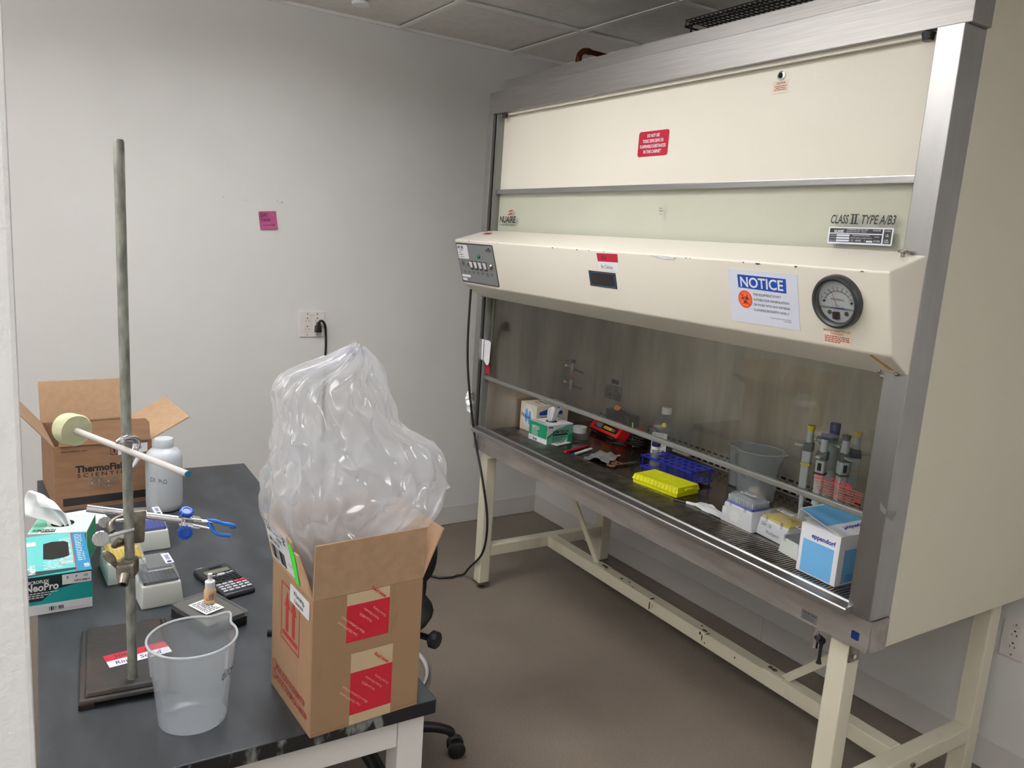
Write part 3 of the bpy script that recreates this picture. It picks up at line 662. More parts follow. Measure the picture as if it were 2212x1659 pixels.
# stickers on the glass and fascia
part('paper_sticker', SF2.poly([(.036,1.1075),(.040,1.018),(.060,1.021),(.085,1.004),(.100,1.006),(.108,1.020),(.112,1.10),(.104,1.108)], .013, .0136), 'white_paper', label='torn white paper sticker on the left edge of the glass')
part('red_sticker', SF2.poly([(.062,1.012),(.092,1.002),(.094,.960),(.064,.965)], 0, .0004), 'red_sign', label='red sticker remains')
cg = text(cab, SF2, [('CAUTION', 1.760, .9985, .011, .058, 0, .02, -2)], 'red_sign', .0006, name='caution_lettering')
part('fine_print', lines(SF2, [(1.715+.002*i, 1.003-.0068*i, (.03 if i < 2 else .045), .0030) for i in range(2)]+[(1.715+.003*i, .9945-.0062*i, .135-.004*i, .0018) for i in range(6)], .0006), 'red_print', cg)
FF = Surf((0, -.003, 0), (1,0,0), (0,0,1))
pd = part('drain_label', FF.slab(1.745, .6375, 1.792, .664, 0, .0005), 'rail_grey', label='small PLENUM DRAIN label')
text(pd, FF, [('PLENUM  DRAIN', 1.749, .6545, .006, .040, 0, .02)], 'ink', .0008); part('fine_print', lines(FF, [(1.750,.6495-.004*i,.034,.0016) for i in range(3)], .0008), 'ink_thin', pd)
part('blue_sticker', FF.slab(1.886, .6525, 1.9065, .673, 0, .0006, rad=.003), 'navy', label='dark blue square sticker')
part('side_label', FF.slab(.032, .672, .056, .700, .0006, .0012), 'paper_cool')
sp = MB(); FF.poly([(.30,.7105),(.312,.7105),(.310,.705),(.307,.698)], 0, .0004, sp)
part('black_mark', sp, 'ink')
sta = MB(); rnd = random.Random(5)
for i in range(110):
    x = rnd.uniform(.15, 1.75); l = rnd.uniform(.004, .045); z = .7090-rnd.random()*.006
    FF.poly([(x, z), (x+l*.5, z-rnd.uniform(.001,.004)), (x+l, z), (x+l*.5, z+.0014)], 0, .0003, sta)
part('grime', sta, 'iron', label='dark grime along the top of the fascia')
fo = MB(); fo.grid(lambda u, v: Vector((.0-.026+.05*u, -.0165-.010*math.sin(u*5+v*3)-.006*noise.noise(Vector((u*5,v*5,1))), .80+.07*v-.03*u*(1-v))), 8, 10)
f_o = part('torn_foil', fo, 'foil', label='torn piece of foil tape on the left post'); f_o.modifiers.new('s', 'SOLIDIFY').thickness = .0006
PT = Surf((1.9314, 0, 0), (0,1,0), (0,0,1)); PT2 = Surf((0, -.0124, 0), (1,0,0), (0,0,1))
part('tape_piece', PT.poly([(-.012,.985),(.024,.979),(.024,.972),(.012,.958),(-.012,.972)], 0, .0005), 'rail_grey', label='bit of grey tape at the post corner')
part('tape_piece', PT2.poly([(1.912,1.000),(1.930,.985),(1.930,.972),(1.914,.982)], 0, .0005), 'rail_grey')
# drain valve under the pan
dv = part('drain_valve', MB().cyl((1.772, .03, .565), (1.772, .03, .622), .0125, n=6), 'chrome', label='drain valve with black lever')
part('valve_neck', MB().cyl((1.772, .03, .612), (1.772, .03, .634), .010, n=18), 'chrome', dv)
vh = MB(); vh.cyl((1.772, .03, .595), (1.800, .018, .595), .009, .010, n=16); vh.tube([(1.800, .016, .597), (1.801, .014, .575), (1.802, .013, .552), (1.802, .013, .538)], .004, 10, rr=[.006,.004,.004,.0075]); part('lever', vh, 'black', dv, smooth=50)
# cabinet-top things
t = thing('copper_pipe', 'brown copper pipe bending over behind the top of the cabinet', 'pipe', (.09, .35, 2.10))
pp = MB(); pp.tube([(.09,.35,2.10), (.09,.35,2.27)], .0105, 16, smooth=False); pp.tube([(.09,.35,2.27), (.0905,.352,2.296), (.0915,.368,2.314), (.0925,.392,2.318)], .0125, 16); pp.tube([(.0925,.39,2.318), (.100,.845,2.306)], .0105, 16, smooth=False); pp.cyl((.09,.35,2.262), (.09,.35,2.282), .0135, n=20); pp.cyl((.0925,.385,2.318), (.093,.402,2.3175), .0135, n=20)
obj('pipe', pp, 'copper', t, world=True, smooth=50)
t = thing('wire_rack', 'black wire rack lying on top of the cabinet, seen past the steel header', 'wire rack', (1.05, .42, 2.10))
wr = MB(); x0, x1, y0, y1, zt = .80, 1.44, .27, .52, 2.283
for i in range(33): x = x0+(x1-x0)*i/32; wr.tube([(x, y0, zt-.018), (x, y0+.004, zt), (x, y1-.004, zt), (x, y1, zt-.018)], .0017, 6, smooth=False)
for j in range(11): y = y0+(y1-y0)*j/10; wr.tube([(x0, y, zt+.002), (x1, y, zt+.002)], .0017, 6, smooth=False)
for zz in (zt-.018,): wr.tube([(x0,y0,zz),(x1,y0,zz),(x1,y1,zz),(x0,y1,zz),(x0,y0,zz)], .003, 8, smooth=False)
obj('wire_shelf', wr, 'black_wire', t, world=True)
for x, y in ((x0+.02,y0+.01), (x1-.02,y0+.01), (x0+.02,y1-.01), (x1-.02,y1-.01)): obj('leg', MB().cyl((x, y, 2.10), (x, y, zt-.016), .0035, n=10), 'black_wire', t, world=True)

# ------------------------------------------------------------------ cabinet stand
st = thing('cabinet_stand', 'cream painted steel stand of square tubes under the safety cabinet', 'stand', (.965, .38, 0))
def sp_(name, mb, m='leg_paint', smooth=None, label=None, parent=None): return obj(name, mb, m, parent or st, world=True, smooth=smooth, label=label)
LX = ((.062, .114), (1.820, 1.873))
for i, (a, b) in enumerate(LX):
    for j, (c, d) in enumerate(((.018, .068), (.690, .742))):
        lg = sp_('leg', MB().box((a, c, .03), (b, d, .6305), bev=.005))
        ft = MB(); ft.box((a-.001, c-.001, .022), (b+.001, d+.001, .031), bev=.002); ft.lathe([(0,0),(.018,0),(.018,.008),(.009,.012),(.009,.024),(0,.024)], c=((a+b)/2, (c+d)/2, 0), n=20)
        sp_('levelling_foot', ft, 'chrome_dull', 30, parent=lg)
    sp_('cross_rail', MB().box((a+.003, .068, .150), (b-.003, .690, .200), bev=.004))
    sp_('top_rail', MB().box((a+.003, .068, .590), (b-.003, .690, .6305), bev=.004))
sp_('long_rail', MB().box((.111, .372, .150), (1.823, .422, .200), bev=.004), label='long rail between the two leg frames')
tr_ = MB(); tr_.box((.114, .690, .585), (1.820, .740, .630), bev=.004); sp_('top_rail', tr_)
gs = MB(); gs.prism([(.114, .020, .6305), (.20, .020, .6305), (.114, .020, .60)], (0, .045, 0)); sp_('gusset', gs)
for s_, (bx0, tx) in enumerate(((.450, .100), (1.440, 1.830))):
    br = MB(); dx = tx-bx0; br.hexa([(bx0-.018, .392, .2005), (bx0+.018, .392, .2005), (bx0+.018, .400, .2005), (bx0-.018, .400, .2005)], [(tx-.018, .392, .590), (tx+.018, .392, .590), (tx+.018, .400, .590), (tx-.018, .400, .590)])
    sp_('diagonal_brace', br)
    tbp = MB(); sx_ = 1 if s_ == 0 else -1; tbp.box((bx0, .376, .2003), (bx0+sx_*.075, .418, .2038), bev=.001); tbo = sp_('brace_foot', tbp)
    for k in (.045, .063): sp_('bolt', MB().lathe([(0,.0),(.009,0),(.008,.004),(.004,.005),(0,.005)], c=(bx0+sx_*(k), .397, .2036), n=16), 'chrome_dull', parent=tbo)
bk = MB(); bk.box((1.8735, .020, .575), (1.8765, .060, .6305), bev=.0008); bo = sp_('bracket', bk, 'chrome_dull', label='steel bolted bracket')
for z in (.618, .590): sp_('bolt', MB().cyl((1.8765, .034, z), (1.8815, .034, z), .0065, n=6), 'chrome', parent=bo)
sp_('bracket_hole', MB().cyl((1.8762, .051, .612), (1.8768, .051, .612), .007, n=16), 'leg_paint', parent=bo)
for y in (.30, .308): sp_('bolt', MB().cyl((1.870, y+.1, .172), (1.876, y+.1, .172), .006, n=8), 'chrome_dull')
cs = MB(); RT = Surf((0, 0, .2001), (1,0,0), (0,1,0)); RFr = Surf((0, .3719, 0), (1,0,0), (0,0,1))
rnd = random.Random(9)
for x, y, a, b in ((.62,.392,.022,.016), (.66,.400,.014,.010), (.70,.383,.010,.007), (.815,.385,.014,.03), (1.06,.405,.010,.012), (1.09,.387,.030,.016), (1.115,.378,.008,.03)):
    RT.poly([(x+a*.5*math.cos(t)*rnd.uniform(.6,1), y+b*.5*math.sin(t)*rnd.uniform(.6,1)) for t in [2*PI*i/9 for i in range(9)]], 0, .0003, cs)
for x, z, a, b in ((.815,.175,.010,.046), (1.095,.178,.006,.04), (1.085,.190,.012,.014), (1.11,.165,.008,.008), (.83,.18,.004,.02), (1.25,.18,.008,.01)):
    RFr.poly([(x+a*.5*math.cos(t)*rnd.uniform(.5,1), z+b*.5*math.sin(t)*rnd.uniform(.6,1)) for t in [2*PI*i/9 for i in range(9)]], 0, .0003, cs)
sp_('scuffs', cs, 'dark_scuff', label='black scuffs and worn paint')

# ------------------------------------------------------------------ things inside the cabinet
Z0 = .7200
def kbox(name, label, cat, loc, rz, L, D, H, m, group=None, bev=.0012):
    """closed carton: local x length, y depth, front face y=0 side is -y"""
    t = thing(name, label, cat, loc, rz, group)
    obj('box', MB().box((-L/2, -D/2, 0), (L/2, D/2, H), bev=bev), m, t)
    return t
def faces(L, D, H):
    return dict(front=Surf((-L/2, -D/2, 0), (1,0,0), (0,0,1)), right=Surf((L/2, -D/2, 0), (0,1,0), (0,0,1)), top=Surf((-L/2, -D/2, H), (1,0,0), (0,1,0)), left=Surf((-L/2, D/2, 0), (0,-1,0), (0,0,1)))
def tissue(parent, cx, cy, z, pts_bottom_r, H, spread, lean, seed=1, name='tissue'):
    g = MB(); rnd = random.Random(seed)
    ph = [rnd.uniform(0, 6) for _ in range(5)]
    def fn(u, v):
        a = 2*PI*u
        r = pts_bottom_r*(1-v)**1.2+spread*(v**.75)*(1+.18*math.sin(3*a+ph[0])+.12*math.sin(5*a+ph[1]))
        if v > .8: r *= 1-(v-.8)*2.6*abs(math.sin(a+ph[2]))
        fold = 1+.22*math.sin(9*a+ph[3])*(1-v)
        return Vector((cx+lean[0]*v**1.3+r*math.cos(a)*fold*.35, cy+lean[1]*v**1.3+r*math.sin(a)*fold, z+H*v*(1-.28*abs(math.sin(a*1.0+ph[4]))*v)))
    g.grid(fn, 60, 16, wrap=True)
    return obj(name, g, 'tissue', parent, smooth=60)
# film box (cream, round logo) at the far left
t = kbox('film_box', 'cream sealing-film carton with blue wave logo at the far left inside the cabinet', 'box', (.150, .272, Z0), math.radians(0), .125, .165, .122, 'label_cream')
fc = faces(.125, .165, .122); sf = fc['front']
obj('logo_disc', disc(sf, .060, .066, .048, 0, .0006), 'white_paper', t)
for k in (0, 1): obj('wave_logo', sf.poly([(.049+.025*k+.0105*math.cos(i*PI/12), .068-.006*k+.030*math.sin(i*PI/12)) for i in range(24)], .0006, .0010), 'sky_cell', t)
text(t, sf, [('PARAFILM', .010, .060, .016, .096, 0, .015, -8)], 'ink', .0014, world=False)
sf = fc['right']; ar = MB(); sf.poly([(.015,.082),(.015,.096),(.075,.112),(.135,.096),(.135,.082)], 0, .0005, ar); obj('blue_arrow', ar, 'notice_blue', t)
text(t, sf, [('Pipette Pastilles Dough Tray', .02, .072, .006, .10), ('PARAFILM', .04, .050, .011, .06), ('3   M   7', .06, .03, .009, .05)], 'ink', .0008, world=False)
sf = fc['top']; text(t, sf, [('PARAFILM', .02, .07, .014, .08, 0, .01), ('FILM', .04, .04, .012, .03, 0, .01)], 'ink', .0008, world=False)
pf = MB(); pf.grid(lambda u, v: Vector((-.03+.07*u, .02+.06*v, .123+.012*math.sin(PI*u)*math.sin(PI*v)+.004*math.sin(9*u))), 12, 8); obj('film_flap', pf, 'label_cream', t)
# small green and white wipes box
def wipes_box(label, loc, rz, L, D, H, group, light=False):
    t = kbox('wipes_box', label, 'tissue box', loc, rz, L, D, H, 'white_paper', group)
    fc = faces(L, D, H)
    f = fc['front']; g = MB(); f.slab(.001, H*.28, L-.001, H-.001, 0, .0004, g); obj('print', g, 'kim_green', t)
    text(t, f, [('KIMTECH', .02, H*.66, .013, .05, 0, .02)], 'white', .0008, world=False)
    l_ = lines(f, [(.02, H*.62-.006*i, .045-.008*(i % 2), .0022) for i in range(5)], .0008); obj('fine_print', l_, 'white', t)
    obj('barcode', bars(f, .03, H*.06, .03, H*.12, .0006), 'ink', t); text(t, f, [('KC', .006, H*.1, .007, .018, .2, .02)], 'ink_blue', .0006, world=False)
    f = fc['right']; g = MB(); f.poly([(.001,.30*H),(.001,.02*H),(.62*D,.02*H),(.80*D,.28*H),(D-.001,.36*H),(D-.001,H*.96),(.75*D,H*.94),(.35*D,H*.76)], 0, .0004, g); obj('print', g, 'kim_mid', t)
    g = MB(); f.poly([(D*.78,.02*H),(D-.001,.02*H),(D-.001,.52*H),(D*.84,.45*H)], .0004, .0006, g); obj('print', g, 'kim_green', t); g = MB(); f.poly([(.001,.30*H),(.001,.42*H),(.40*D,.80*H),(.40*D,.72*H)], .0004, .0006, g); obj('print', g, 'kim_green', t)
    text(t, f, [('KIMTECH', .22*D, .56*H, .15*H, .60*D, .05, .03)], 'ink', .001, world=False)
    g = MB(); f.slab(.22*D, .44*H, .80*D, .53*H, .0006, .0009, g); obj('print', g, 'ink', t)
    obj('fine_print', lines(f, [(.20*D, .36*H-.07*H*i, .5*D-.06*D*i, .0024) for i in range(4)], .0009), 'ink_thin', t)
    g = MB(); f.slab(.05*D, .86*H, .22*D, .92*H, .0004, .0008, g); obj('print', g, 'ink_blue', t)
    f = fc['top']; g = MB()
    obj('opening', disc(Surf((0,0,H), (1,0,0), (0,1,0)), 0, 0, .024, -.0002, .0006, n=24), 'void', t)
    return t, fc
t, fc = wipes_box('small green and white wipes box with a tissue sticking up, inside the cabinet', (.3135, .198, Z0), math.radians(4), .121, .136, .081, 'green lab wipes boxes')
tissue(t, 0, 0, .079, .012, .080, .034, (.0, .018), 3)
f = fc['top']; obj('print', lines(f, [(.01,.01,.09,.006), (.01,.022,.07,.003)], .0006), 'kim_mid', t)
# rolls of tape
t = thing('tape_rolls', 'white roll of labelling tape on a clear holder, behind the small wipes box', 'tape', (.318, .345, Z0))
obj('tape_roll', MB().lathe([(.012,.026),(.030,.026),(.030,.050),(.012,.050)], n=40, close=True), 'white', t, smooth=40)
obj('holder', MB().lathe([(.0,0),(.036,0),(.036,.010),(.034,.0255),(0,.0255)], n=40), 'lid_clear', t, smooth=40)
# slide packet
t = thing('slide_packet', 'flat printed paper packet in a plastic sleeve, in front of the wipes box', 'packet', (.365, .218, Z0), math.radians(15))
obj('sleeve', MB().box((-.034, -.065, 0), (.034, .085, .0025), bev=.001), 'clear', t)
obj('card', MB().box((-.028, -.06, .0026), (.028, .03, .0046), bev=.0006), 'white_paper', t)
sf = Surf((-.028,-.06,.0046), (1,0,0), (0,1,0)); g = MB(); sf.slab(.006,.008,.020,.05,0,.0004,g); obj('print', g, 'orange', t); obj('print', lines(sf, [(.026,.02+.012*i,.024,.003) for i in range(5)], .0004), 'red_print', t)
def pen(name, label, a, b, r, m, capm, group=None, ca=.38, tip=None):
    a = Vector(a); b = Vector(b); t = thing(name, label, 'marker', tuple((a+b)/2)); d = (b-a)
    obj('barrel', MB().cyl(a-(a+b)/2, a+d*(1-ca)-(a+b)/2, r, n=18), m, t, smooth=50)
    obj('cap', MB().cyl(a+d*(1-ca)-(a+b)/2, b-(a+b)/2, r*1.12, r*.85, n=18), capm, t, smooth=50)
    if tip: obj('end', MB().cyl(a-(a+b)/2-d*.01, a+d*.03-(a+b)/2, r*1.03, n=18), tip, t)
    return t
pen('marker_pen', 'red marker lying left of the white marker in the cabinet', (.5037,.1393,Z0+.006), (.4606,.2783,Z0+.006), .0058, 'red_sign', 'red_sign', 'markers on the work surface')
pen('marker_pen', 'white marker with blue end lying beside the foil sheet', (.5474,.1456,Z0+.006), (.4990,.2723,Z0+.006), .0058, 'white', 'white', 'markers on the work surface', tip='ink_blue')
pen('marker_pen', 'black and white marker lying in front of the yellow rack', (1.2029,.1899,Z0+.006), (1.110,.1466,Z0+.006), .0058, 'white', 'black', 'markers on the work surface', ca=.42)
# aluminium foil
g = MB()
def ff(u, v):
    p = Vector((.515,.305,0))*(1-u)*(1-v)+Vector((.6369,.310,0))*u*(1-v)+Vector((.7138,.185,0))*u*v+Vector((.600,.155,0))*(1-u)*v
    n_ = .010-.02*noise.voronoi(p*24)[0][0]
    return Vector((p.x+.003*noise.noise(p*40), p.y+.003*noise.noise(p*33), Z0+.0015+max(0, n_+.016*math.sin(PI*u)**2*v+.014*u*u)))
g.grid(ff, 26, 26)
o = obj('foil_sheet', g, 'foil'); o.modifiers.new('s', 'SOLIDIFY').thickness = .0004; tag(o, 'crumpled sheet of shiny aluminium foil on the dark work surface', 'foil')
# scissors
t = thing('scissors', 'scissors with brown handles lying behind the yellow rack end', 'scissors', (.715, .265, Z0))
for i, (cx, cy) in enumerate(((-.030, -.028), (-.002, -.062))):
    g = MB()
    pts = [(cx+.018*math.cos(a), cy+.013*math.sin(a), .006) for a in [2*PI*k/24 for k in range(25)]]
    g.tube(pts, .0045, 10, smooth=False); g.tube([(cx+.008, cy+.012, .006), (.006, -.012, .006)], .004, 8, smooth=False)
    obj('handle', g, 'scissor_brown', t, smooth=60)
for i, dx in enumerate((-.004, .006)):
    g = MB(); g.prism([(dx-.004, -.014, .004+.003*i), (dx+.005, -.014, .004+.003*i), (dx*.5+.004, .02, .004+.003*i), (dx*-1.2, .075, .004+.003*i)], (0, 0, .002)); obj('blade', g, 'steel', t)
# red power unit with leads on it
t = thing('power_supply', 'red benchtop power unit with small display and yellow keys', 'power supply', (.340, .535, Z0), math.radians(-5))
L, D, H = .215, .150, .060
pb = MB(); pb.prism([(-L/2,-.068,0),(-L/2,-.080,.022),(-L/2,-.050,.060),(-L/2,.068,.060),(-L/2,.068,0)], (L,0,0), bev=.005)
obj('housing', pb, 'red_plastic', t, smooth=40)
sl_ = Surf((-L/2, -.080, .022), (1,0,0), Vector((0,.030,.038))); SFL = .0484
obj('key_panel', sl_.slab(.030, .012, .196, .040, 0, .0008), 'black', t)
obj('display', sl_.slab(.036, .015, .084, .036, .0008, .0012), 'calc_lcd', t)
for i, c_ in enumerate(('rack_yellow','rack_yellow','rack_yellow','rack_yellow','kim_green','red_sign')): obj('key', sl_.slab(.098+.015*i, .018, .109+.015*i, .031, .0008, .0030), c_ if c_ != 'rack_yellow' else 'tip_yellow', t)
fr_ = Surf((-L/2, -.0685, 0), (1,0,0), Vector((0,-.012,.022))); obj('front_strip', fr_.slab(.006, .004, .200, .022, 0, .0008), 'black', t)
text(t, fr_, [('BIO-Transfection', .012, .010, .005, .045), ('Gene Pulse', .14, .009, .007, .04, .2)], 'white', .0012, world=False)
# black holder with metal rods
t = thing('rod_clamp', 'black clamp block with thin metal rods lying on the red power unit', 'holder', (.335, .548, Z0+.0605), math.radians(-5))
obj('block', MB().box((-.075,-.03,0), (.0, .03, .048), bev=.004), 'black', t)
for i in range(3): obj('rod', MB().cyl((-.03,-.034+.02*i*1.0,.012+.012*i), (.085,-.030+.014*i,.010+.012*i), .0022, n=10), 'chrome', t)
obj('rod_end', MB().box((.062,-.036,0), (.112, .022, .042), bev=.006), 'black', t)
g = MB(); g.cyl((.06,-.02,.048), (.135,-.01,.050), .009, .010, n=16); obj('grip', g, 'black', t)
g = MB(); g.grid(lambda u, v: Vector((-.04+.035*u, -.012+.03*v, .050+.018*math.sin(PI*v)*(1-.4*u)+.005*noise.noise(Vector((u*6,v*6,3))))), 8, 8); fo = obj('orange_tab', g, 'orange', t); fo.modifiers.new('s', 'SOLIDIFY').thickness = .001
# cable bundle beside it
t = thing('cable_bundle', 'tangle of black cables spilling beside the red power unit', 'cables', (.522, .495, Z0))
rnd = random.Random(21)
for k in range(6):
    g = MB(); P = []
    for i in range(16): a = 2*PI*i/11+k; P.append((-.01+(.036+.014*rnd.random())*math.cos(a)+.006*k, .0+(.036+.014*rnd.random())*math.sin(a), .006+.010*k+.010*rnd.random()))
    g.tube(P, .0038, 8); obj('cable', g, 'black', t, smooth=60)
g = MB(); g.tube([(.0,.02,.05), (.010,.045,.085), (.030,.075,.070), (.045,.085,.03), (.050,.080,.006)], .005, 10); obj('cable', g, 'black', t, smooth=60)
g = MB(); g.tube([(-.055,-.03,.006), (-.085,-.055,.006), (-.040,-.075,.03), (.0,-.06,.01), (-.03,-.045,.006), (-.075,-.07,.006)], .003, 8); obj('cable', g, 'black', t, smooth=60)
g = MB(); g.tube([(-.028,-.015,.100), (-.015,-.022,.07), (.0,-.03,.03), (.012,-.035,.008)], .0032, 8, flat=.4); obj('cable_tie', g, 'lime', t, label='lime green cable tie')
# square media bottle
t = thing('media_bottle', 'clear square bottle with a white cap and paper label, half full', 'bottle', (.660, .505, Z0), math.radians(32))
def sq(r, z, k=.25): return [(r*math.copysign(abs(math.cos(a))**k, math.cos(a)), r*math.copysign(abs(math.sin(a))**k, math.sin(a)), z) for a in [2*PI*i/40+PI/40 for i in range(40)]]
def loft(mb, rings):
    R = [[mb.bm.verts.new(p) for p in r] for r in rings]
    for A_, B_ in zip(R, R[1:]):
        for i in range(len(A_)): mb.bm.faces.new((A_[i], A_[(i+1) % len(A_)], B_[(i+1) % len(A_)], B_[i]))
    mb.bm.faces.new(R[0][::-1]); return mb
rr = [sq(.041,0), sq(.043,.003), sq(.043,.112), sq(.036,.135,.4), sq(.017,.160,.9), sq(.0145,.165,1), sq(.0145,.172,1)]
obj('body', loft(MB(), rr), 'clear', t, smooth=35)
lq = loft(MB(), [sq(.040,.002), sq(.0415,.004), sq(.0415,.052)]); lq.bm.faces.new([v for v in lq.bm.verts][-40:]); obj('liquid', lq, 'clear', t)
obj('cap', MB().lathe([(0,.198),(.018,.198),(.0195,.196),(.0195,.173),(.0,.173)], n=32), 'white', t, smooth=40)
obj('cap_dot', MB().cyl((0,0,.198), (0,0,.1988), .012, n=20), 'tip_yellow', t)
sf = Surf((-.0432,-.0436,0), (1,0,0), (0,0,1))
obj('paper_label', sf.slab(.006, .015, .066, .102, 0, .0005), 'white_paper', t)
text(t, sf, [('HyCloneTM', .012, .092, .006, .04), ('Fetal Bovine', .018, .083, .004, .035), ('Serum', .018, .076, .004, .02)], 'ink', .0008, world=False)
obj('fine_print', lines(sf, [(.012,.068-.006*i,.048-.01*(i % 3),.002) for i in range(8)], .0008), 'ink_thin', t)
tg = Surf((-.03,-.0370,.138), (1,0,0), Vector((0,.3,1))); obj('round_sticker', disc(tg, .035, -.004, .009, 0, .0006), 'tip_yellow', t)
# blue tube rack with one conical tube
t = thing('tube_rack', 'dark blue plastic two-tier tube rack behind the yellow rack', 'tube rack', (.895, .352, Z0), math.radians(3.5))
def plate(z, holes, L=.245, D=.108, ch=.018):
    mb = MB(); th = .003
    nx, ny = 8, 3; px, py = L/nx, D/ny
    for i in range(nx):
        for j in range(ny):
            cx, cy = -L/2+px*(i+.5), -D/2+py*(j+.5); r = .0112 if holes else .006
            n = 20; top = []; bot = []
            for zz in (z, z+th):
                inn = [mb.bm.verts.new((cx+r*math.cos(2*PI*k/n), cy+r*math.sin(2*PI*k/n), zz)) for k in range(n)]
                out = []
                for k in range(n):
                    a = 2*PI*k/n; c_, s_ = math.cos(a), math.sin(a); m_ = max(abs(c_)/(px/2), abs(s_)/(py/2)); out.append(mb.bm.verts.new((cx+c_/m_, cy+s_/m_, zz)))
                for k in range(n): mb.bm.faces.new((inn[k], inn[(k+1) % n], out[(k+1) % n], out[k]))
                (bot if zz == z else top).extend([inn, out])
            for k in range(n):
                mb.bm.faces.new((bot[0][k], bot[0][(k+1) % n], top[0][(k+1) % n], top[0][k])); mb.bm.faces.new((bot[1][k], bot[1][(k+1) % n], top[1][(k+1) % n], top[1][k]))
    bmesh.ops.remove_doubles(mb.bm, verts=mb.bm.verts, dist=1e-5)
    return mb
obj('top_tier', plate(.053, True), 'rack_blue', t); obj('bottom_tier', plate(.012, False), 'rack_blue', t)
for x in (-.118, 0, .118):
    for y in (-.05, .05): obj('post', MB().cyl((x, y, 0), (x, y, .055), .0028, n=10), 'rack_blue', t)
for y in (-.056, .056):
    obj('rim', MB().box((-.125, y-.002, .051), (.125, y+.002, .058), bev=.001), 'rack_blue', t)
    obj('rim', MB().box((-.125, y-.002, .010), (.125, y+.002, .017), bev=.001), 'rack_blue', t)
t = thing('conical_tube', 'clear conical tube with dark blue cap standing in the blue rack', 'tube', (.822, .315, Z0+.0025))
obj('body', MB().lathe([(.003,.0),(.0135,.016),(.0138,.098),(.0128,.098),(.0125,.017),(.0025,.003)], n=32), 'lid_clear', t, smooth=40)
obj('cap', MB().lathe([(0,.111),(.016,.111),(.0165,.109),(.0165,.098),(0,.098)], n=32), 'pip_blue', t, smooth=40)
cs_ = MB()
for i in range(10): cs_.lathe([(.0141,.025+.006*i),(.0141,.0257+.006*i)], n=24)
obj('graduations', cs_, 'white', t)
obj('tube_label', MB().lathe([(.0140,.084),(.0140,.0955)], n=24), 'white_paper', t)
# yellow microplate rack
t = thing('freezer_rack', 'bright yellow plastic 96-hole tube rack with its lid on', 'tube rack', (.985, .222, Z0), math.radians(7))
yb = MB(); L, D = .205, .122
yb.box((-L/2+.004,-D/2+.004,0), (L/2-.004,D/2-.004,.020), bev=.003); yb.hexa([(-L/2,-D/2,.014),(L/2,-D/2,.014),(L/2,D/2,.014),(-L/2,D/2,.014)], [(-L/2+.006,-D/2+.008,.034),(L/2-.006,-D/2+.008,.034),(L/2-.006,D/2-.006,.034),(-L/2+.006,D/2-.006,.034)], bev=.003)
obj('box', yb, 'rack_yellow', t)
rb = MB()
for i in range(12): x = -L/2+.014+(L-.028)*i/11; rb.hexa([(x-.0045,-D/2-.0015,.016),(x+.0045,-D/2-.0015,.016),(x+.0045,-D/2+.004,.016),(x-.0045,-D/2+.004,.016)], [(x-.0045,-D/2+.0050,.032),(x+.0045,-D/2+.0050,.032),(x+.0045,-D/2+.010,.032),(x-.0045,-D/2+.010,.032)])
obj('front_ribs', rb, 'rack_yellow', t)
tb_ = MB()
for i in range(12):
    for j in range(8): tb_.box((-L/2+.012+.0163*i, -D/2+.014+.0125*j, .034), (-L/2+.012+.0163*i+.0115, -D/2+.014+.0125*j+.009, .0348))
obj('lid_pattern', tb_, 'rack_yellow', t); obj('tab', MB().box((L/2-.003,-.02,.022), (L/2+.006,.02,.028), bev=.002), 'rack_yellow', t); obj('tab', MB().box((-L/2-.006,-.02,.022), (-L/2+.003,.02,.028), bev=.002), 'rack_yellow', t)
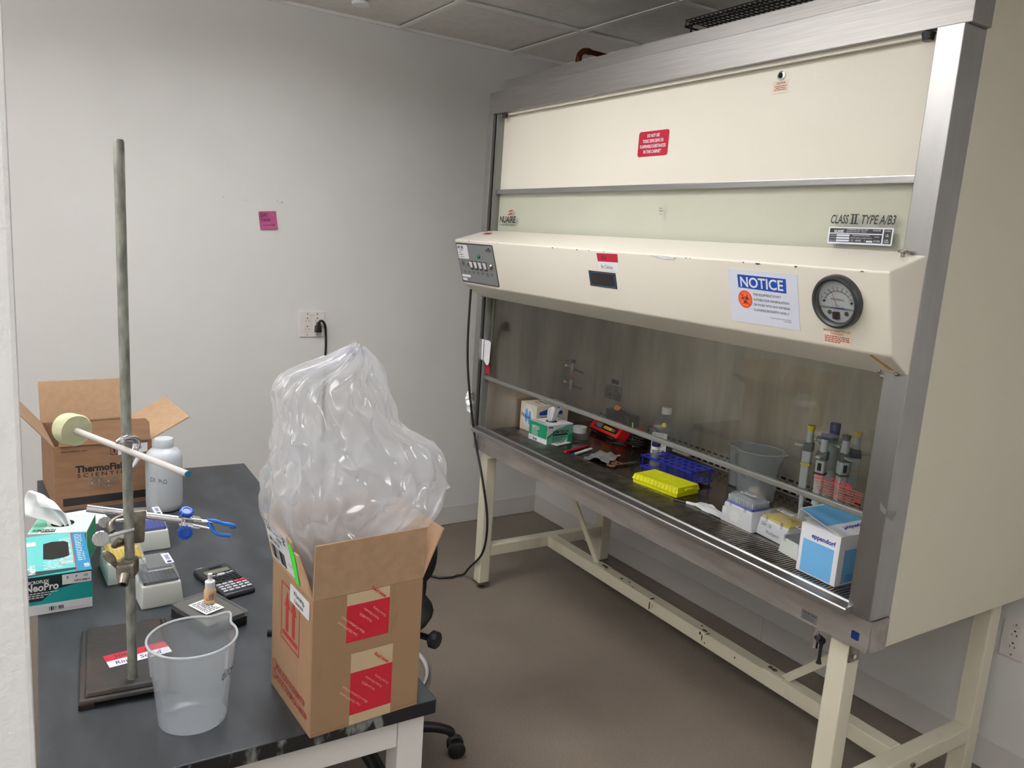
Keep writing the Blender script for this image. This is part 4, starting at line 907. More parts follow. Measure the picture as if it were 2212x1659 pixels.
# pipette tip boxes
def tip_box(label, loc, rz, basem, insm, full=False, group=None, L=.122, D=.083, hb=.050, hl=.034, cat='tip box', notes=None, side=False):
    t = thing('pipette_tip_box', label, cat, loc, rz, group)
    b = MB(); b.hexa([(-L/2,-D/2,0),(L/2,-D/2,0),(L/2,D/2,0),(-L/2,D/2,0)], [(-L/2+.008,-D/2+.004,hb),(L/2-.008,-D/2+.004,hb),(L/2-.008,D/2-.004,hb),(-L/2+.008,D/2-.004,hb)], bev=.004, seg=3)
    obj('base', b, basem, t, smooth=40)
    l2, d2 = L/2-.011, D/2-.007
    ins = MB(); ins.box((-l2+.001,-d2+.001,hb), (l2-.001,d2-.001,hb+.007), bev=.001); obj('tip_tray', ins, insm, t)
    tp_ = MB()
    nx, ny = 12, 8
    for i in range(nx):
        for j in range(ny):
            x = -l2+.006+(2*l2-.012)*i/(nx-1); y = -d2+.005+(2*d2-.010)*j/(ny-1)
            if full: tp_.cyl((x,y,hb+.007), (x,y,hb+.025), .0028, .0032, n=8)
            else: tp_.box((x-.002,y-.0018,hb+.007), (x+.002,y+.0018,hb+.0073))
    o = obj('tips' if full else 'tray_holes', tp_, 'beaker_rim' if full else ( 'gauge_dark' if insm == 'tip_grey' else 'tape_yellow' if insm == 'tip_yellow' else 'pip_blue'), t); o['kind'] = 'stuff'
    ld = MB(); a, bq = L/2-.0085, D/2-.0045
    outer = [(-a,-bq,hb),(a,-bq,hb),(a,bq,hb),(-a,bq,hb)]; tt = [(-a+.010,-bq+.008,hb+hl),(a-.010,-bq+.008,hb+hl),(a-.010,bq-.008,hb+hl),(-a+.010,bq-.008,hb+hl)]
    V, F = ld._add(outer+tt, [(4,5,6,7),(0,1,5,4),(1,2,6,5),(2,3,7,6),(3,0,4,7)])
    es = list({e for f in F for e in f.edges if len(e.link_faces) == 2}); bmesh.ops.bevel(ld.bm, geom=es, offset=.006, segments=3, affect='EDGES')
    lo = obj('lid', ld, 'lid_clear', t, smooth=45)
    tf = Surf((0,-.018,hb+hl), (-1,0,0), (0,-1,0)) if side else Surf((0,0,hb+hl), (1,0,0), (0,1,0))
    if side: tf.o = Vector((0,.020,hb+hl))
    lab = obj('lid_label', tf.slab(-.028, -.010, .028, .006, .0003, .0008), 'white_paper', lo)
    text(lo, tf, [('GENESEE', -.010, -.006, .008, .030, .1, .02)], 'ink_blue', .0010, world=False); obj('logo_dot', disc(tf, -.020, -.002, .005, .0008, .0012, n=16), 'ink_blue', lo)
    for x in (-.03, .03):
        obj('clip', MB().box((x-.004,-D/2+.0015,hb-.008), (x+.004,-D/2+.0045,hb+.012), bev=.001), 'lid_clear', t)
    if notes: text(t, Surf((-L/2,-D/2+.0006,0), (1,0,0), Vector((0,.004,hb))), notes, 'ink', .0008, world=False, name='handwriting')
    return t
t1 = tip_box('white tip box with blue tray and tips, left of the handwritten one in the cabinet', (1.362, .206, Z0), math.radians(-3), 'tip_base_white', 'tip_blue', True, 'tip boxes in the cabinet', L=.130, D=.088, hb=.062, hl=.036)
sf = Surf((-.065,-.044,0), (1,0,0), Vector((0,.004,.062))); obj('tape_square', sf.slab(.004,.026,.024,.046,0,.0006), 'white_paper', t1)
g = MB(); sf.poly([(.036,.030),(.046,.044),(.068,.044),(.078,.030),(.068,.014),(.046,.014)], 0, .0006, g); obj('tape_patch', g, 'white', t1); obj('tape_strip', sf.slab(.026,.028,.090,.0305,.0006,.0010), 'white_paper', t1)
t2 = tip_box('white tip box with yellow tray and handwriting on its front, in the cabinet', (1.492, .218, Z0), math.radians(-7), 'tip_base_white', 'tip_yellow', False, 'tip boxes in the cabinet', L=.132, D=.088, hb=.054, hl=.028, notes=[('DBH 130', .018, .033, .011, .040, .1), ('Workbench', .040, .014, .011, .052, .1)])
t3 = tip_box('milky tip box mostly hidden between the handwritten box and the blue and white carton', (1.605, .160, Z0), math.radians(-10), 'tip_base', 'tip_grey', False, 'tip boxes in the cabinet', L=.10, D=.083, hb=.045, hl=.032)
# crumpled paper towel beside the blue tip box
g = MB(); g.grid(lambda u, v: Vector((1.155+.19*u, .170+.055*v*(1-.35*u)+.01*noise.noise(Vector((u*4,v*4,0))), Z0+.0028+.026*math.sin(PI*min(1, u*1.5))*math.sin(PI*v)*(.4+.6*abs(noise.noise(Vector((u*4,v*3,5)))))*(u < .7)+.003*abs(noise.noise(Vector((u*9,v*9,2)))))), 30, 16)
o = obj('paper_towel', g, 'white_paper', smooth=70); o.modifiers.new('s', 'SOLIDIFY').thickness = .0005; tag(o, 'crumpled white wipe lying left of the blue-tray tip box', 'paper')
# plastic beakers
def beaker(label, loc, rz, r0, r1, H, mm, cat='beaker', writing=None, group=None, marks=True):
    t = thing('plastic_beaker', label, cat, loc, rz, group)
    def ring(r, z, sp=0):
        out = []
        for i in range(64):
            a = 2*PI*i/64; d = (a+PI) % (2*PI)-PI; k = max(0, 1-abs(d)/.36); k = k*k*(3-2*k)
            out.append(((r+sp*k)*math.cos(a), (r+sp*k)*math.sin(a)*(1-.25*k*(sp > 0)), z+(sp > 0)*k*.004))
        return out
    R = [(r0*.3,.004,0),(r0-.006,.001,0),(r0,.005,0),(r0+(r1-r0)*.5,H*.5,0),(r1-.001,H*.80,0),(r1,H*.9,.008),(r1+.001,H-.003,.018)]
    mb = MB(); loft(mb, [ring(r, z, s) for r, z, s in R])
    o = obj('body', mb, mm, t, smooth=50)
    rp_ = [Vector(q) for q in ring(r1+.0016, H, .019)]; rb_ = MB(); rb_.tube(rp_+[rp_[0]], .0021, 8, smooth=False); obj('rim', rb_, 'beaker_rim', t, smooth=60)
    if marks:
        for k in range(9):
            mk_ = MB(); z = .02+k*H*.085; r = r0+(r1-r0)*z/H+.0006
            a0, a1 = (-2.2, -1.9 if k % 2 else -1.75); P = [(r*math.cos(a0+(a1-a0)*i/6), r*math.sin(a0+(a1-a0)*i/6), z) for i in range(7)]
            mk_.tube(P, .0005, 5, smooth=False); obj('graduation', mk_, 'ink_thin', t)
    return t
b1 = beaker('small clear plastic beaker with handwriting behind the large beaker in the cabinet', (1.062, .515, Z0), math.radians(60), .046, .056, .148, 'milky' if False else 'beaker_pp', group='beakers in the cabinet')
text(b1, Surf((.02,-.0545,.09), (.9,.28,0), (0,0,1)), [('Bio Waste', 0, .02, .010, .045, .1)], 'ink', .002, world=False)
b2 = beaker('large clear plastic beaker with pouring spout and crumpled tissue, in the cabinet', (1.190, .440, Z0), math.radians(12), .062, .078, .172, 'beaker_pp', group='beakers in the cabinet')
text(b2, Surf((-.03,-.071,.10), (1,.0,0), (0,0,1)), [('Ethanol', 0, .0, .010, .035, .1), ('70%', .008, -.016, .010, .02, .1)], 'ink_thin', .002, world=False)
g = MB(); g.sphere((0,0,0), (.032,.022,.018), 24)
for v in g.bm.verts: v.co += v.co.normalized()*.014*noise.noise(v.co*60+Vector((1,2,3)))
o = obj('crumpled_tissue', g, 'label_cream'); o.location = (1.205, .425, Z0+.028); tag(o, 'crumpled cream tissue in the large beaker in the cabinet', 'tissue')
# pipette carousel
CC = (1.468, .425)
t = thing('pipette_carousel', 'grey pipette carousel stand with dark blue knob at the right inside the cabinet', 'pipette stand', (CC[0], CC[1], Z0))
obj('base', MB().lathe([(0,0),(.100,0),(.100,.006),(.092,.014),(.03,.024),(0,.024)], n=48), 'tip_base', t, smooth=40)
obj('column', MB().lathe([(.026,.02),(.022,.10),(.020,.17),(.018,.27),(0,.27)], n=32), 'pip_grey', t, smooth=50)
hb_ = MB(); hb_.lathe([(.0,.185),(.022,.185),(.030,.192),(.030,.262),(.055,.272),(.055,.279),(.0,.283)], n=6); obj('hub', hb_, 'lid_clear', t)
obj('knob', MB().lathe([(0,.283),(.0125,.283),(.0145,.289),(.0155,.328),(.014,.330),(0,.330)], n=32), 'pip_blue', t, smooth=40)
for k in range(6): a = math.radians(20+60*k); g = MB(); g.tube([(.02*math.cos(a),.02*math.sin(a),.268), (.062*math.cos(a),.062*math.sin(a),.272)], .004, 8, smooth=False); obj('arm', g, 'pip_grey', t)
obj('base_logo', Surf((-.085,-.035,.0125), (1,-.35,0), (.25,.9,.18)).slab(.004,0,.03,.008,0,.0006), 'pip_blue', t)
def pipette(label, a, cap, band, dz=0, extra=0):
    """one pipette hung on the carousel, body facing outwards at angle a"""
    a = math.radians(a)
    t = thing('pipette', label, 'pipette', (CC[0]+.068*math.cos(a), CC[1]+.068*math.sin(a), Z0+.043+dz), a, 'pipettes on the carousel'); PS = 1.22; t.scale = (PS, PS, PS)
    obj('body', MB().hexa([(-.008,-.009,.055),(.011,-.009,.055),(.011,.009,.055),(-.008,.009,.055)], [(-.010,-.0115,.155),(.013,-.0115,.155),(.013,.0115,.155),(-.010,.0115,.155)], bev=.004, seg=3), 'pip_grey', t, smooth=50)
    obj('hand_rest', MB().hexa([(-.012,-.0125,.152),(.014,-.0125,.152),(.014,.0125,.152),(-.012,.0125,.152)], [(-.012,-.0125,.176),(.010,-.0125,.176),(.010,.0125,.176),(-.012,.0125,.176)], bev=.005, seg=3), 'pip_dark', t, smooth=50)
    obj('finger_hook', MB().box((.010,-.006,.162), (.034,.006,.168), bev=.002), 'pip_grey', t)
    obj('plunger', MB().lathe([(0,.174),(.010,.174),(.0085,.190),(.008,.206),(0,.206)], n=24), 'pip_grey', t, smooth=40)
    obj('plunger_button', MB().lathe([(0,.206),(.0085,.206),(.0105,.214),(.0105,.219),(0,.219)], n=24), cap, t, smooth=40)
    obj('colour_band', MB().box((-.0106,-.0120,.118), (.0134,.0120,.1225)), band, t)
    obj('volume_window', MB().box((.0125,-.0045,.128), (.0137,.0045,.147)), 'ink', t)
    sh = MB(); sh.lathe([(0,.055),(.011,.055),(.0115,.040),(.008,.038),(.007,.034),(.0045,-.010+extra),(.003,-.028+extra),(0,-.028+extra)], n=24); obj('tip_cone', sh, 'pip_grey', t, smooth=40)
    return t
pipette('white pipette with yellow button and yellow band, leftmost on the carousel', 205, 'tip_yellow', 'tip_yellow')
pipette('pipette with dark blue button and blue band at the front of the carousel', 285, 'pip_blue', 'pip_blue', dz=-.004)
pipette('pipette with grey button at the right front of the carousel', 335, 'pip_dark', 'pip_dark')
pipette('pipette with yellow button behind the dark blue carousel knob, left of it', 125, 'tip_yellow', 'tip_yellow')
pipette('pipette with yellow button behind the carousel, right of its knob', 50, 'tip_yellow', 'tip_yellow')
# blue and white carton on the grille
EW, EH, ED = .1205, .131, .150
t = thing('carton', 'open white and light blue carton on the grille at the cabinet right end', 'carton', (1.7235, .062+ED/2, .7235), math.radians(-1.4))
b = MB(); b.box((-EW/2,-ED/2,0), (EW/2,ED/2,.0015)); b.box((-EW/2,-ED/2,0), (EW/2,-ED/2+.0015,EH)); b.box((-EW/2,ED/2-.0015,0), (EW/2,ED/2,EH)); b.box((-EW/2,-ED/2,0), (-EW/2+.0015,ED/2,EH)); b.box((EW/2-.0015,-ED/2,0), (EW/2,ED/2,EH))
obj('box', b, 'epp_white', t)
ep = Surf((-EW/2,-ED/2,0), (1,0,0), (0,0,1)); er = Surf((EW/2,-ED/2,0), (0,1,0), (0,0,1))
obj('print', ep.slab(.012,.004,.106,.092,0,.0004), 'epp_blue', t); text(t, ep, [('eppendorf', .036, .1015, .0125, .072, 0, .025)], 'epp_ink', .0006, world=False)
obj('print', er.slab(.022,.004,.146,.094,0,.0004), 'epp_blue', t); obj('fine_print', lines(er, [(.035,.024-.005*i,.05,.0016) for i in range(4)], .0007), 'notice_blue', t)
obj('inner_flap', MB().hexa([(-EW/2+.002,-ED/2+.002,EH),(EW/2-.002,-ED/2+.002,EH),(EW/2-.002,-ED/2+.05,EH+.001),(-EW/2+.002,-ED/2+.05,EH+.001)], [(-EW/2+.002,-ED/2+.002,EH+.001),(EW/2-.002,-ED/2+.002,EH+.001),(EW/2-.002,-ED/2+.05,EH+.002),(-EW/2+.002,-ED/2+.05,EH+.002)]), 'epp_white', t)
lx = Vector((-EW/2-.012, 0, EH+.034)); rx = Vector((EW/2, 0, EH+.0005)); ld_ = Surf((EW/2,-ED/2,EH+.0005), (0,1,0), (lx-rx)); LL = (lx-rx).length
lid = MB(); ld_.slab(0, 0, ED, LL, -.0012, 0, lid); lo = obj('lid_flap', lid, 'epp_white', t, label='hinged top flap, lifted at the left')
obj('print', ld_.slab(.002, .050, ED-.002, LL-.004, 0, .0004), 'epp_blue', lo); text(lo, ld_, [('eppendorf', .135, .036, -.0125, -.090, 0, .025)], 'epp_ink', .0006, world=False)
fl_ = MB(); fl_.hexa([lx+Vector((0,-ED/2,-.001)), lx+Vector((.001,-ED/2,-.001)), lx+Vector((.001,ED/2,-.001)), lx+Vector((0,ED/2,-.001))], [lx+Vector((-.004,-ED/2,-.030)), lx+Vector((-.003,-ED/2,-.030)), lx+Vector((-.003,ED/2,-.030)), lx+Vector((-.004,ED/2,-.030))]); obj('tuck_flap', fl_, 'epp_white', lo)
t = thing('carton', 'blue and white carton behind the open one inside the cabinet', 'carton', (1.79, .33, Z0), math.radians(4))
obj('box', MB().box((-.055,-.06,0), (.055,.06,.125), bev=.001), 'epp_white', t); obj('print', Surf((-.055,-.06,.125), (1,0,0), (0,1,0)).slab(.0,.03,.11,.12,0,.0004), 'epp_blue', t); obj('print', Surf((-.055,-.06,0), (1,0,0), (0,0,1)).slab(.01,.004,.10,.09,0,.0004), 'epp_blue', t)

# ------------------------------------------------------------------ lab table and what stands on it
TZ = .722
t = thing('lab_table', 'long lab table with worn black top and white steel legs', 'table', (1.0213, -1.3407, 0), -.0163)
TL, TW = 1.524, .6015
obj('tabletop', MB().box((-TL/2, -TW/2, .695), (TL/2, TW/2, TZ), bev=.0025), 'tabletop', t)
te = MB(); te.box((TL/2-.001, -TW/2+.002, .6955), (TL/2+.0004, TW/2-.002, .7205)); te.box((-TL/2+.002, TW/2-.001, .6955), (TL/2-.002, TW/2+.0004, .7205)); obj('edge_drips', te, 'table_edge', t, label='black edge with dried pale drips')
for sx in (-1, 1):
    for sy in (-1, 1):
        x, y = sx*(TL/2-.052), sy*(TW/2-.034)
        lg = obj('leg', MB().box((x-.025, y-.025, .02), (x+.025, y+.025, .6948), bev=.002), 'frame_white', t)
        obj('foot', MB().lathe([(0,0),(.02,0),(.02,.008),(.008,.012),(.008,.021),(0,.021)], c=(x, y, 0), n=16), 'black', lg)
for sy in (-1, 1): y = sy*(TW/2-.034); obj('apron', MB().box((-TL/2+.078, y-.0245, .628), (TL/2-.078, y+.0245, .6948), bev=.002), 'frame_white', t)
for sx in (-1, 1): x = sx*(TL/2-.052); obj('apron', MB().box((x-.0245, -TW/2+.060, .628), (x+.0245, TW/2-.060, .6948), bev=.002), 'frame_white', t)

def carton(name, label, cat, loc, rz, L, D, H, m, mi, th=.004):
    """open-top corrugated box, local x length, y width"""
    t = thing(name, label, cat, loc, rz)
    obj('base', MB().box((-L/2,-D/2,0), (L/2,D/2,th)), m, t)
    for nm, a, b in (('wall', (L/2-th,-D/2,th), (L/2,D/2,H)), ('wall', (-L/2,-D/2,th), (-L/2+th,D/2,H)), ('wall', (-L/2+th,-D/2,th), (L/2-th,-D/2+th,H)), ('wall', (-L/2+th,D/2-th,th), (L/2-th,D/2,H))):
        obj(nm, MB().box(a, b, bev=.0012), m, t)
    return t
def flap(t, p0, p1, out, ang, Lf, m, th=.0035, taper=0, parent=None, cut=None):
    """flap hinged on p0-p1, leaning by ang degrees from vertical towards 'out'"""
    p0, p1, out = Vector(p0), Vector(p1), Vector(out); a = math.radians(ang)
    up = Vector((0,0,1))*math.cos(a)+out*math.sin(a); e = (p1-p0).normalized(); s = Surf(p0, e, up); n = s.n*(1 if s.n.dot(out) > 0 else -1)
    Ln = (p1-p0).length; pts = cut(Ln, Lf) if cut else [(0,0), (Ln,0), (Ln-taper,Lf), (taper,Lf)]
    mb = MB(); mb.prism([s.P(x, y) for x, y in pts], -n*th, bev=.0008); return obj('flap', mb, m, parent or t), Surf(p0, e, up)

# --- large open carton at the right front corner
L, D, H = .184, .1935, .234
SA = math.radians(3.9)
cx = (1.6166+1.7873)/2; cy = (-1.2978-1.088)/2
t = carton('cardboard_carton', 'tall open cardboard carton with red printed tape, at the front corner of the lab table', 'cardboard box', (cx, cy, TZ), SA, L, D, H, 'kraft_scuffed', 'kraft_inside')
sig = t
# front flap (+x), left flap (-y), right flap (+y), back flap (-x)
flap(t, (L/2,-D/2,H), (L/2,D/2,H), (1,0,0), 3, .092, 'kraft')
fo, fs = flap(t, (L/2,-D/2,H), (-L/2,-D/2,H), (0,-1,0), 13, .092, 'kraft_inside', cut=lambda a, b: [(0.004,0), (a,0), (a-.002,b), (.058,b*.95), (.050,b*.90), (.052,b*.72), (.030,b*.74), (.012,b*.30)])
flap(t, (L/2,D/2,H), (-L/2,D/2,H), (0,1,0), 24, .090, 'kraft_inside')
flap(t, (-L/2,-D/2,H), (-L/2,D/2,H), (-1,0,0), 12, .090, 'kraft_inside')
fsn = Surf((-L/2,-D/2,H), (1,0,0), (0,-math.sin(math.radians(13)),math.cos(math.radians(13))))
lb = obj('shipping_label', fsn.slab(.012, .012, .118, .088, .0006, .0012), 'white_paper', t, label='white shipping label on the left flap')
obj('barcode', bars(fsn, .018, .016, .072, .026, .0018), 'ink', lb); text(lb, fsn, [('RM C-2113A', .020, .048, .008, .05, 0, .02), ('LAUREN', .055, .058, .005, .03), ('E', .094, .066, .014, .010, 0, .05), ('TRK# 4382', .098, .030, .004, .018)], 'ink', .0016, world=False)
obj('fine_print', lines(fsn, [(.020,.084-.005*i,.055-.006*(i % 2),.0022) for i in range(4)]+[(.062,.064,.024,.002)], .0018), 'ink_thin', lb)
obj('green_label', fsn.poly([(.120,.006),(.132,.004),(.141,.060),(.134,.074),(.121,.080)], .0006, .0012), 'green_label', t, label='fluorescent green sticker strip')
obj('red_mark', fsn.poly([(.003,.088),(.010,.088),(.006,.078)], .0004, .001), 'red_sign', t)
# left face print
ls = Surf((-L/2,-D/2,0), (1,0,0), (0,0,1))
ar = MB()
def frame(sf, x0, y0, x1, y1, w, mb, h0=0, h1=.0004):
    sf.slab(x0, y0, x1, y0+w, h0, h1, mb); sf.slab(x0, y1-w, x1, y1, h0, h1, mb); sf.slab(x0, y0+w, x0+w, y1-w, h0, h1, mb); sf.slab(x1-w, y0+w, x1, y1-w, h0, h1, mb)
frame(ls, .046, .112, .130, .214, .0022, ar); ls.slab(.054, .122, .122, .130, 0, .0004, ar)
for x in (.074, .103): ls.slab(x-.006, .134, x+.006, .180, 0, .0004, ar); ls.poly([(x-.012,.176),(x+.012,.176),(x,.204)], 0, .0004, ar)
obj('arrow_print', ar, 'kraft_print', t, label='dark red this-way-up arrows')
text(t, ls, [('1  4G/X 8.2/S/10/USA/M4709', .014, .040, .0125, .145, 0, .02), ('2  4GV/X7.7/S/10/USA/+M4709', .014, .021, .0125, .155, 0, .02)], 'kraft_print', .0004, world=False, name='red_print')
g = MB(); disc(ls, .0165, .0460, .0095, 0, .0004, g, 20, .0082); obj('print_ring', g, 'kraft_print', t); g = MB(); disc(ls, .0165, .0270, .0095, 0, .0004, g, 20, .0082); obj('print_ring', g, 'kraft_print', t)
wl = obj('name_label', ls.slab(.088, .196, .172, .226, .0005, .0012, rad=.003), 'white_paper', t, label='white sticker with two typed words')
text(wl, ls, [('Warning,', .104, .2125, .0085, .048), ('Lauren', .110, .2005, .0085, .036)], 'ink', .0016, world=False)
# front face tapes with red print
f_ = Surf((L/2,-D/2,0), (0,1,0), (0,0,1))
for y0, y1, ya, yb_, x0, x1 in ((.150,.2395,.150,.2135,.0565,.1315), (-.001,.128,.019,.0945,.0665,.1415)):
    tp = obj('packing_tape', f_.slab(x0, max(y0, .0008), x1, min(y1, H-.0004), 0, .0004), 'tape', t, label='strip of tan tape with a red panel')
    obj('red_panel', f_.slab(x0, ya, x1, yb_, .0004, .0007), 'tape_red', tp)
    w_ = ['On-Line Ordering', 'Product Information', 'On-Line MSDS\'s', 'Millions of Certificates of Analysis', 'Over 200,000 Products']
    hh = yb_-ya; it = []
    for k, s_ in enumerate(w_):
        off = .066-.0125*k; ln_ = (.034, .040, .032, .060, .050)[k]*min(1, hh/.07)
        it.append((s_, x0+off, ya+.010+.012*(4-k)*hh/.08, -.0042, -ln_, 0, .01, -42) if False else (s_, x0+off+.004, ya+hh*(.52 if k < 3 else .30) - .002*k, .0042, ln_, 0, .012, 138))
    text(tp, f_, it, 'tape_letter', .0009, world=False)
    text(tp, f_, [('www.sigma', x1-.006, yb_+.004, .0075, .034, .1, .02, 138)], 'tape_red', .0007, world=False)
# plastic bag bursting out of the carton
t = thing('plastic_bag', 'big crumpled translucent plastic bag bulging out of the open cardboard carton', 'bag', (1.70, -1.19, TZ+.05))
prof = [(.78,-1.262,-1.125,.055,1.70),(.86,-1.268,-1.120,.066,1.70),(.93,-1.272,-1.112,.072,1.70),(.965,-1.275,-1.105,.076,1.70),(1.00,-1.288,-1.088,.082,1.695),(1.035,-1.318,-1.050,.088,1.69),(1.06,-1.336,-1.022,.090,1.69),(1.10,-1.334,-1.008,.092,1.69),(1.14,-1.328,-1.010,.088,1.69),(1.165,-1.325,-1.022,.080,1.69),(1.185,-1.322,-1.058,.072,1.69),(1.20,-1.318,-1.092,.066,1.69),(1.225,-1.314,-1.102,.064,1.685),(1.25,-1.322,-1.110,.062,1.68),(1.275,-1.325,-1.120,.056,1.68),(1.292,-1.308,-1.128,.046,1.68),(1.306,-1.262,-1.134,.036,1.68),(1.320,-1.222,-1.142,.025,1.68),(1.332,-1.200,-1.152,.012,1.68),(1.338,-1.190,-1.165,.003,1.68)]
zs = [p[0] for p in prof]
def pl_(k, z):
    for i in range(len(zs)-1):
        if z <= zs[i+1]:
            f = (z-zs[i])/(zs[i+1]-zs[i]); f = f*f*(3-2*f)
            return prof[i][k]*(1-f)+prof[i+1][k]*f
    return prof[-1][k]
def rid(p, s, o): return 1-abs(noise.noise(p*s+Vector(o)))*2.2
def crk(p, s, o):
    d = noise.voronoi(p*s+Vector(o))[0]; return d[0]-.45
def bag(u, v):
    z = zs[0]+(zs[-1]-zs[0])*(v**.92); a = 2*PI*u
    y0, y1, dx, xc = pl_(1, z), pl_(2, z), pl_(3, z), pl_(4, z)
    yc, dy = (y0+y1)/2, (y1-y0)/2
    ca, sa = math.cos(a), math.sin(a)
    P = Vector((xc+dx*math.copysign(abs(ca)**.8, ca), yc+dy*math.copysign(abs(sa)**.85, sa), z))
    k = min(1, max(.25, (z-.95)/.12)); n = Vector((ca, sa*.8, 0))
    q = Vector((P.x, P.y, P.z*.8))
    qs = Vector((P.x, P.y+P.z*.25, P.z*.42)); qt = Vector((P.x, P.y-P.z*.5, P.z*.7))
    h1 = noise.cell(Vector((round(u*64)*1.37, round(v*60)*2.11, 3.7)))-.5
    w_ = .016*noise.noise(q*7+Vector((4,1,7)))+.015*h1
    folds = .007*math.sin(a*9+5*noise.noise(q*4))*max(0, min(1, (1.20-z)/.15))
    w_ *= .55+.45*abs(ca); P += n*(w_+folds)*k; P.z += .010*(noise.cell(Vector((round(u*64)*3.1, round(v*60)*1.7, 9.1)))-.5)*k
    return P
def crumpled(fn, nu, nv, wrap, seed):
    '''film: a coarse net of flat facets with sharp creases, rounded a little by subdivision'''
    g = MB(); rnd = random.Random(seed)
    m_ = nu if wrap else nu-1
    jit = lambda i, j: (0 if (not wrap and i in (0, nu-1)) else rnd.uniform(-.28, .28), 0 if j in (0, nv-1) else rnd.uniform(-.3, .3))
    G = []
    for i in range(nu):
        col = []
        for j in range(nv): a_, b_ = jit(i, j); col.append(g.bm.verts.new(fn(((i+a_)/m_) % 1.0 if wrap else (i+a_)/m_, (j+b_)/(nv-1))))
        G.append(col)
    for i in range(m_):
        for j in range(nv-1):
            A_, B_, C_, D_ = G[i][j], G[(i+1) % nu][j], G[(i+1) % nu][j+1], G[i][j+1]
            if rnd.random() < .65: g.bm.faces.new((A_, B_, C_)); g.bm.faces.new((A_, C_, D_))
            else: g.bm.faces.new((A_, B_, D_)); g.bm.faces.new((B_, C_, D_))
    cl = g.bm.edges.layers.float.get('crease_edge') or g.bm.edges.layers.float.new('crease_edge')
    for e in g.bm.edges: e[cl] = rnd.choice((0, 0, 0, .25, .6))
    return g
g = crumpled(bag, 54, 24, True, 4); o = obj('film', g, 'bag_film', t, world=True, smooth=60)
o.modifiers.new('s', 'SUBSURF').levels = 2; o.modifiers['s'].render_levels = 3
def drape(u, v):
    a = 2*PI*u*.62+1.2; z = 1.165+.03*math.sin(a*2)-.20*v; y0, y1 = pl_(1, z), pl_(2, z)
    P = Vector((1.69+(pl_(3, z)*.86)*math.cos(a), (y0+y1)/2+((y1-y0)/2*.82)*math.sin(a), z)); q = P.copy()
    return P+Vector((math.cos(a), math.sin(a), 0))*(.018*noise.noise(q*8)+.016*(noise.cell(Vector((round(u*50)*1.3, round(v*40)*2.3, 1.7)))-.5))
g = crumpled(drape, 32, 11, False, 8); o = obj('inner_fold', g, 'bag_film', t, world=True, smooth=60)
o.modifiers.new('s', 'SUBSURF').levels = 2; o.modifiers['s'].render_levels = 3
# black cable end beside the carton
t = thing('marker_pen', 'small black rod end sticking out behind the cardboard carton', 'marker', (1.4518, -1.250, TZ+.006))
obj('barrel', MB().cyl((0,0,0), (.05,.09,0), .0055, n=16), 'black', t); obj('cap', MB().cyl((-.004,-.0075,0), (.012,.021,0), .0062, n=16), 'black_matte', t)

# --- brown carton at the far end
L, D, H = .300, .243, .179
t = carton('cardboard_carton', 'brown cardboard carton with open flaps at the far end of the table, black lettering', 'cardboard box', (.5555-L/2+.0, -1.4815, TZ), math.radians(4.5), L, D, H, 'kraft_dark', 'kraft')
far = t
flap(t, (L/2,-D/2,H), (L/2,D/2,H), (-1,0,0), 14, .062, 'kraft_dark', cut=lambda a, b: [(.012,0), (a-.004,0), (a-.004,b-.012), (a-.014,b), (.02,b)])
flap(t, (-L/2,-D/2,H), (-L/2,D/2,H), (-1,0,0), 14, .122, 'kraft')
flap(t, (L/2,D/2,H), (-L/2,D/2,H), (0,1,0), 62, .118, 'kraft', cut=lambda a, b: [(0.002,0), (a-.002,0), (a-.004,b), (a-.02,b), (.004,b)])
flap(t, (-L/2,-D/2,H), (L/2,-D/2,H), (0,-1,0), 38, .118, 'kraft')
f_ = Surf((L/2,-D/2,0), (0,1,0), (0,0,1))
text(t, f_, [('ThermoFisher', .050, .104, .0185, .146, 0, .04)], 'kraft_black', .0004, world=False, name='black_print')
text(t, f_, [('S C I E N T I F I C', .054, .089, .0105, .144, 0, .01)], 'kraft_black', .0004, world=False, name='black_print'); text(t, f_, [('thermofisher.com', .017, .162, .006, .062, 0, .01)], 'kraft_black', .0004, world=False, name='black_print')
obj('print_bar', f_.slab(.018, .012, .225, .034, 0, .0004), 'kraft_black', t)
g = MB(); frame(f_, .136, .145, .166, .173, .0012, g); obj('print_frame', g, 'kraft_black', t)
for x in (.146, .157):
    g = MB(); f_.poly([(x-.0018,.151),(x+.0018,.151),(x+.0018,.160),(x+.0045,.160),(x,.168),(x-.0045,.160),(x-.0018,.160)], 0, .0004, g); obj('print_arrow', g, 'kraft_black', t)
wl = obj('name_label', f_.poly([(.155,.143),(.231,.146),(.231,.172),(.156,.171)], .0004, .001), 'white_paper', t); text(wl, f_, [('Warning.', .168, .158, .008, .050), ('La n', .17, .147, .007, .03)], 'ink', .0014, world=False)
g = MB(); g.grid(lambda u, v: f_.P(.082+.072*u, .060+.030*v*(1-.4*u)+.006*math.sin(8*u), .003+.010*abs(noise.noise(Vector((u*4,v*4,1))))+.006*abs(noise.noise(Vector((u*11,v*11,4))))), 22, 14); o = obj('torn_tape', g, 'clear', t, label='crumpled clear packing tape')
# sheet of paper under the wipes box
t = thing('paper_sheet', 'white sheet of paper on the table in front of the brown carton', 'paper', (.60, -1.545, TZ+.0004), .2)
obj('sheet', MB().box((-.02, -.05, 0), (.10, .06, .0006)), 'white_paper', t)
